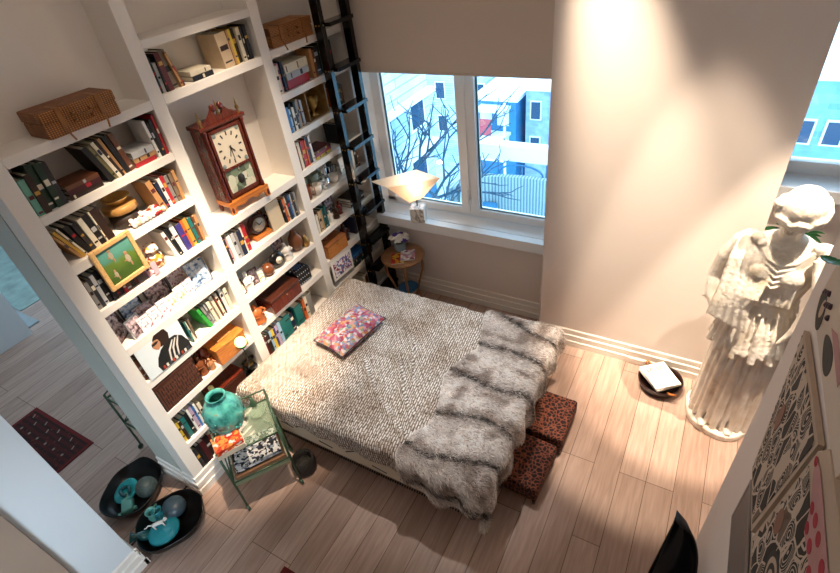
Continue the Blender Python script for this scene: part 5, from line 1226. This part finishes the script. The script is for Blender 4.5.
# chair
t = thing('chair', 'black curved shell chair against the right wall at the bottom edge', 'chair', (0, 0, 0))
CH = mat('black_leather', '#0b0e16', .25, var=.15); po = [(2.985, .45), (2.99, .925)]
vs = []; fs = []; nU, nV = 10, 16
for sd in (0, 1):
    for j in range(nV+1):
        v_ = j/nV; z = .42+.485*v_; w_ = .21*math.sqrt(max(0, 1-(v_**2.2)))+.004
        for i in range(nU+1):
            u = i/nU; x = 2.935+.058*v_ + (w_)*u*.95; y = .44 + .16*v_ + .05*math.sin(u*PI) - sd*.02
            vs.append((x, y, z))
Mv = (nU+1)*(nV+1)
for j in range(nV):
    for i in range(nU):
        a = j*(nU+1)+i; fs.append((a, a+1, a+nU+2, a+nU+1)); a += Mv; fs.append((a, a+nU+1, a+nU+2, a+1))
for j in range(nV):
    for i_ in (0, nU): a = j*(nU+1)+i_; b_ = a+nU+1; fs.append((a, b_, b_+Mv, a+Mv))
for i in range(nU): fs.append((i, i+1, i+1+Mv, i+Mv)); a = nV*(nU+1)+i; fs.append((a, a+1, a+1+Mv, a+Mv))
MB().add(vs, fs, 0, True).build('backrest', CH, t)
MB().box(2.70, 3.10, -.12, .36, .42, .47).build('seat', CH, t, bevel=.02, seg=3)
for x in (2.73, 3.07):
    for y in (-.08, .33): MB().tube([(x, y, .42), (x, y, 0)], [.014, .01], 8).build('leg', BLACK, t)
# plants
GL = mat('green_leaf', '#1f7a2c', .35, var=.35, scale=20); DGL = mat('dark_green_leaf', '#173f22', .35, var=.4, scale=20)
def leaf(s, p, d, L, w, mi=0, bend=.3):
    p = Vector(p); d = Vector(d).normalized(); up = Vector((0, 0, 1)); sd = d.cross(up); sd = sd.normalized() if sd.length > 1e-3 else Vector((1, 0, 0))
    nn = sd.cross(d); rows = []
    for k in range(7):
        u = k/6; wd = w*math.sin(PI*min(1, u*.92+.06))**.8; c = p + d*L*u - up*bend*L*u*u; rows.append((c-sd*wd+nn*wd*.3, c, c+sd*wd+nn*wd*.3))
    vs = [tuple(q) for r in rows for q in r]; fs = []
    for k in range(6): fs += [(k*3, k*3+1, k*3+4, k*3+3), (k*3+1, k*3+2, k*3+5, k*3+4)]
    s.add(vs, fs, mi, True)
t = thing('potted_plant', 'dark green leafy plant on a tall stand behind the statue', 'plant', (3.34, 2.545, 0))
MB().lathe([(.11, 0), (.11, .02), (.03, .03), (.025, 1.2), (.09, 1.22), (.09, 1.24), (0, 1.24)], 20).build('stand', DARKW, t)
MB().lathe([(.055, 1.241), (.075, 1.36), (.082, 1.37), (.075, 1.37), (.06, 1.34), (0, 1.34)], 20).build('pot', CER, t)
s = MB()
for i in range(46):
    a = i*2.399; el = random.uniform(.2, 1.3); s_ = random.uniform(.0, .05)
    leaf(s, (s_*math.cos(a), s_*math.sin(a)*.5, 1.36+random.uniform(0, .16)), (math.cos(a)*math.cos(el), math.sin(a)*math.cos(el)*.6, math.sin(el)), random.uniform(.09, .17), random.uniform(.018, .03))
s.build('leaves', DGL, t)
t = thing('wall_vine', 'bright green leaf sprig hanging on the right wall at the picture edge', 'plant', (0, 0, 0))
s = MB()
for i in range(4): leaf(s, (3.13, .67-.05*i, 2.37+.03*i), (-.3, .3, .2-.1*i), .035, .018, 0, .2)
s.build('leaves', GL, t); MB().tube([(3.147, .64, 2.4), (3.13, .6, 2.42), (3.125, .45, 2.5), (3.13, .3, 2.62)], .004, 6).build('stem', GL, t)
s = MB()
for i in range(7): s.ball((3.135, .60-.02*i, 2.315+.012*(i % 3)), .009, 0, 8, 6)
o = s.build('berry_sprig', mat('dark_berries', '#3a1f2c', .4), t)

# ------------------------------------------------------------------ outside (blue daylight cast tinted into the colours)
SN = mat('pale_blue_roof', '#c4e2ee', .8, var=.15, scale=1.2); BB = facade('blue_brick', '#8fa8d0', '#a4b8dc'); PB = facade('pale_siding', '#bcdcea', '#cfe8f2', 2.2, .16); TB = mat('teal_blue_paint', '#2f7fae', .6, var=.4, scale=1.5)
DB = mat('dark_blue_window', '#1c3f5e', .15); WB = mat('white_beam', '#e9f4f8', .7, var=.06, scale=2); REDB = mat('red_awning', '#b8505a', .7)
tag(MB().box(-60, 60, 3.2, 90, -12.2, -12).build('ground', mat('snowy_ground', '#b4d4e2', .9, var=.3, scale=.4)), None, None, None, 'structure')
# terrace roof below the right pane
t = thing('terrace', 'pale blue flat roof terrace with corrugated grey wall below the window', 'terrace', (0, 0, 0))
MB().box(-1.75, 6, 5.6, 8.0, -2.25, -2.05).box(-1.5, 6, 3.15, 5.6, -2.25, -2.05).build('deck', SN, t)
MB().box(-1.75, 6, 8.0, 8.3, -12, -1.75).build('outer_wall', PB, t)
gs = NT('corrugated_grey'); wv = gs.n('ShaderNodeTexWave', wave_type='BANDS', bands_direction='X', i_Scale=5., i_Distortion=.6); gs.l(gs.coord(), wv.inputs['Vector']); gs.l(gs.ramp(wv.outputs['Fac'], [(.2, '#5d7c86'), (.8, '#9fb8be')]), gs.b.inputs['Base Color'])
pts = [(-1.45, 6.9), (-1.3, 7.35), (-.9, 7.6), (-.3, 7.7), (3.0, 7.75), (3.0, 7.85), (-.35, 7.82), (-1.0, 7.72), (-1.42, 7.45), (-1.58, 6.95)]
MB().prism(pts, -2.05, -1.15, 'z').build('corrugated_wall', gs.m, t)
MB().box(-1.7, 3.2, 7.9, 8.15, -.92, -.62).build('white_beam', WB, t)
for i in range(7): MB().tube([(-1.4+.5*i, 8.0, -1.75), (-1.4+.5*i, 8.0, -.92)], .025, 6).build('baluster', TB, t)
for k in range(2):
    MB().tube([(-.4+1.1*k+.45*math.cos(a), 7.93, -1.2+.2*math.sin(a)) for a in [2*PI*i/24 for i in range(25)]], .02, 6).build('scroll', TB, t)
# close neighbour at left
t = thing('neighbour_house', 'pale blue sided neighbouring house seen through the left pane', 'house', (0, 0, 0))
MB().box(-9, -2.2, 4.2, 7.7, -12, 1.6).build('wall', PB, t)
for y, z, w_, h_ in ((6.75, -1.2, .5, .6), (6.9, -.05, .45, .5)):
    f = MB().box(-2.2, -2.14, y-.06, y+w_+.06, z-.06, z+h_+.06).build('window', WB, t); MB().box(-2.135, -2.13, y, y+w_, z, z+h_).build('pane', DB, f)
for z in (-.55, .45): MB().box(-2.2, -2.02, 4.2, 7.7, z, z+.07).build('beam', WB, t)
MB().box(-2.19, -2.1, 6.9, 7.5, -2.3, -1.35).build('blue_panel', TB, t)
t = thing('bare_tree', 'bare leafless tree in the yard outside the left pane', 'tree', (-1.72, 5.3, -12))
s = MB(); rt = random.Random(11)
def branch(p, d, L, r, dep):
    q = p + d*L; m = p.lerp(q, .5)+Vector((rt.gauss(0, .05), rt.gauss(0, .05), 0))*L; s.tube([tuple(p), tuple(m), tuple(q)], [r, r*.85, r*.65], 6)
    if dep:
        for k in range(3 if dep > 1 else 2): branch(q if k else m, (d+Vector((rt.gauss(0, .45), rt.gauss(0, .3), rt.gauss(.1, .3)))).normalized(), L*rt.uniform(.6, .85), r*.66, dep-1)
branch(Vector((0, 0, 0)), Vector((0, 0, 1)), 9.2, .11, 0); branch(Vector((0, 0, 9.1)), Vector((-.05, .15, 1)).normalized(), 1.35, .07, 5)
s.build('branches', mat('blue_grey_bark', '#2c5068', .8), t)
o = MB().lathe([(.02, 2.3), (.10, 1.5), (.2, .6), (.26, 0), (0, 0)], 14).build('closed_parasol', WB, None, (-1.05, 6.9, -2.04)); tag(o, 'closed white parasol on the terrace outside', 'parasol')
o = MB().box(-.35, .2, -.2, .25, 0, .35).box(-.3, -.2, -.2, -.1, 0, .6).build('planter_box', TB, None, (-.95, 7.3, -2.04)); tag(o, 'blue planter box on the terrace beyond the parasol', 'planter')
# far buildings
def building(x0, x1, y0, y1, z0, z1, m, wins, label, wm=DB, roof=True):
    t = thing('building', label, 'building', (0, 0, 0)); MB().box(x0, x1, y0, y1, z0, z1).build('wall', m, t)
    if roof: MB().box(x0-.15, x1+.15, y0-.15, y1+.15, z1, z1+.22).build('cornice', WB, t)
    for x, z, w_, h_ in wins:
        f = MB().box(x-.07, x+w_+.07, y0-.06, y0, z-.07, z+h_+.07).build('window', WB, t); MB().box(x, x+w_, y0-.08, y0-.061, z, z+h_).build('pane', wm, f)
building(-7.3, 4.5, 28, 36, -12, -6.1, BB, [(-6.95+1.7*i, z, .55, 1.0) for i in range(7) for z in (-7.75, -9.9)], 'lavender blue brick row building behind the terrace')
building(-10.3, -7.7, 27.4, 36, -12, -6.6, TB, [(-9.9, -8.0, .6, .9), (-8.8, -8.0, .6, .9), (-9.9, -9.6, .6, .9), (-8.8, -9.6, .6, .9)], 'teal blue building left of the brick row', WB)
building(-16, -10.7, 29, 40, -12, -5.6, PB, [(-15.2+1.4*i, z, .6, 1.0) for i in range(4) for z in (-7.2, -9.4)], 'pale sided building at far left outside')
t = thing('balcony_stack', 'white balcony stack with red panels in front of the teal building', 'balcony', (0, 0, 0))
for z in (-7.0, -8.6, -10.0): MB().box(-9.9, -8.0, 26.4, 27.39, z, z+.16).build('slab', WB, t)
for x in (-9.85, -8.1): MB().box(x, x+.12, 26.4, 26.52, -12, -6.4).build('post', WB, t)
MB().box(-9.7, -8.9, 26.42, 26.46, -8.4, -7.4).build('red_panel', REDB, t)
building(4.9, 7.0, 21, 30, -12, -3.0, facade('blue_siding', '#6fa3cc', '#86b6da', 1.2, .25), [(5.3, -5.2, .5, .8), (6.2, -5.2, .5, .8), (5.3, -7.2, .5, .8), (6.2, -7.2, .5, .8)], 'mid blue house outside the right window')
building(7.5, 12, 23, 33, -12, -1.2, PB, [(7.6+1.2*i, z, .6, .9) for i in range(4) for z in (-3, -5.2, -7.4)], 'pale tall house farther right outside')
building(-30, 25, 55, 62, -12, -4, SN, [], 'long pale building on the horizon')

# ------------------------------------------------------------------ world, lights, camera
w = bpy.data.worlds.new('sky'); scene.world = w; w.use_nodes = True
bg = w.node_tree.nodes['Background']; bg.inputs[0].default_value = (.56, .79, 1.0, 1); bg.inputs[1].default_value = 4.4
def lamp(kind, name, loc, target, energy, col, **k):
    L = bpy.data.lights.new(name, kind); L.energy = energy; L.color = col
    for a, b_ in k.items(): setattr(L, a, b_)
    o = bpy.data.objects.new(name, L); COL.objects.link(o); o.location = loc
    d = Vector(target)-Vector(loc); o.rotation_euler = d.to_track_quat('-Z', 'Y').to_euler(); return o
WARM = (1., .80, .60)
def spot(name, loc, tgt, e, ang, blend=.5, col=WARM, r=.03): return lamp('SPOT', name, loc, tgt, e, col, spot_size=math.radians(ang), spot_blend=blend, shadow_soft_size=r)
spot('spot_pier', (1.62, 1.97, 4.5), (2.34, 2.42, 1.7), 1500, 23, 1.)
spot('spot_statue', (3.95, 1.66, 4.5), (3.27, 2.13, 1.15), 1150, 23, .4)
spot('spot_floor', (2.6, 1.8, 4.5), (2.85, 2.05, 0), 620, 30, .35)
spot('spot_books', (1.25, .35, 4.5), (-.05, .62, .66), 1500, 29, 1.)
spot('spot_niche', (1.1, 1.25, 4.5), (-.1, 1.30, 1.3), 400, 31, .9)
spot('spot_bed', (1.5, 1.3, 4.5), (1.3, 1.3, 0), 340, 36, .9, (.98, .95, .92))
lamp('AREA', 'ceiling_ambient_fill', (1.4, -.2, 4.5), (1.4, -.2, 0), 12, (1., .86, .74), shape='RECTANGLE', size=2.2, size_y=2.6)  # added soft ambient fill below the ceiling, no fixture built
lamp('POINT', 'sill_lamp_bulb', (.50, 2.60, 1.30), (0, 0, 0), 4, (1, .84, .66), shadow_soft_size=.03)
lamp('AREA', 'left_room_light', (-2.2, .6, 4.4), (-2.2, .2, 0), 14, (1., .95, .9), shape='RECTANGLE', size=2., size_y=2.)
lamp('AREA', 'cool_wall_fill', (2.7, -2.9, 1.9), (.04, -.9, .7), 7.5, (.72, .87, 1.), shape='RECTANGLE', size=1.2, size_y=1.4, spread=math.radians(42))  # added cool fill aimed at the left wall, no window behind it

cam = bpy.data.cameras.new('camera'); co = bpy.data.objects.new('camera', cam); COL.objects.link(co)
Rm = [[0.869927444633205, 0.48075107640921455, -0.11002110527223169], [0.21937807383576352, -0.5770116698788187, -0.786721547654421], [-0.44170069254422983, 0.6602544474329868, -0.6074245326383427]]
r_, d_, f_ = (Vector(q) for q in Rm)
M = Matrix((r_, -d_, -f_)).transposed().to_4x4(); M.translation = (2.7519749, -.90961121, 3.33734462); co.matrix_world = M
cam.sensor_width = 36; cam.lens = 36*501.77/840; cam.clip_start = .02; cam.clip_end = 300
scene.camera = co
vs_ = scene.view_settings; vs_.view_transform = 'Standard'; vs_.look = 'None'; vs_.gamma = 1; vs_.use_curve_mapping = False; vs_.exposure = .13
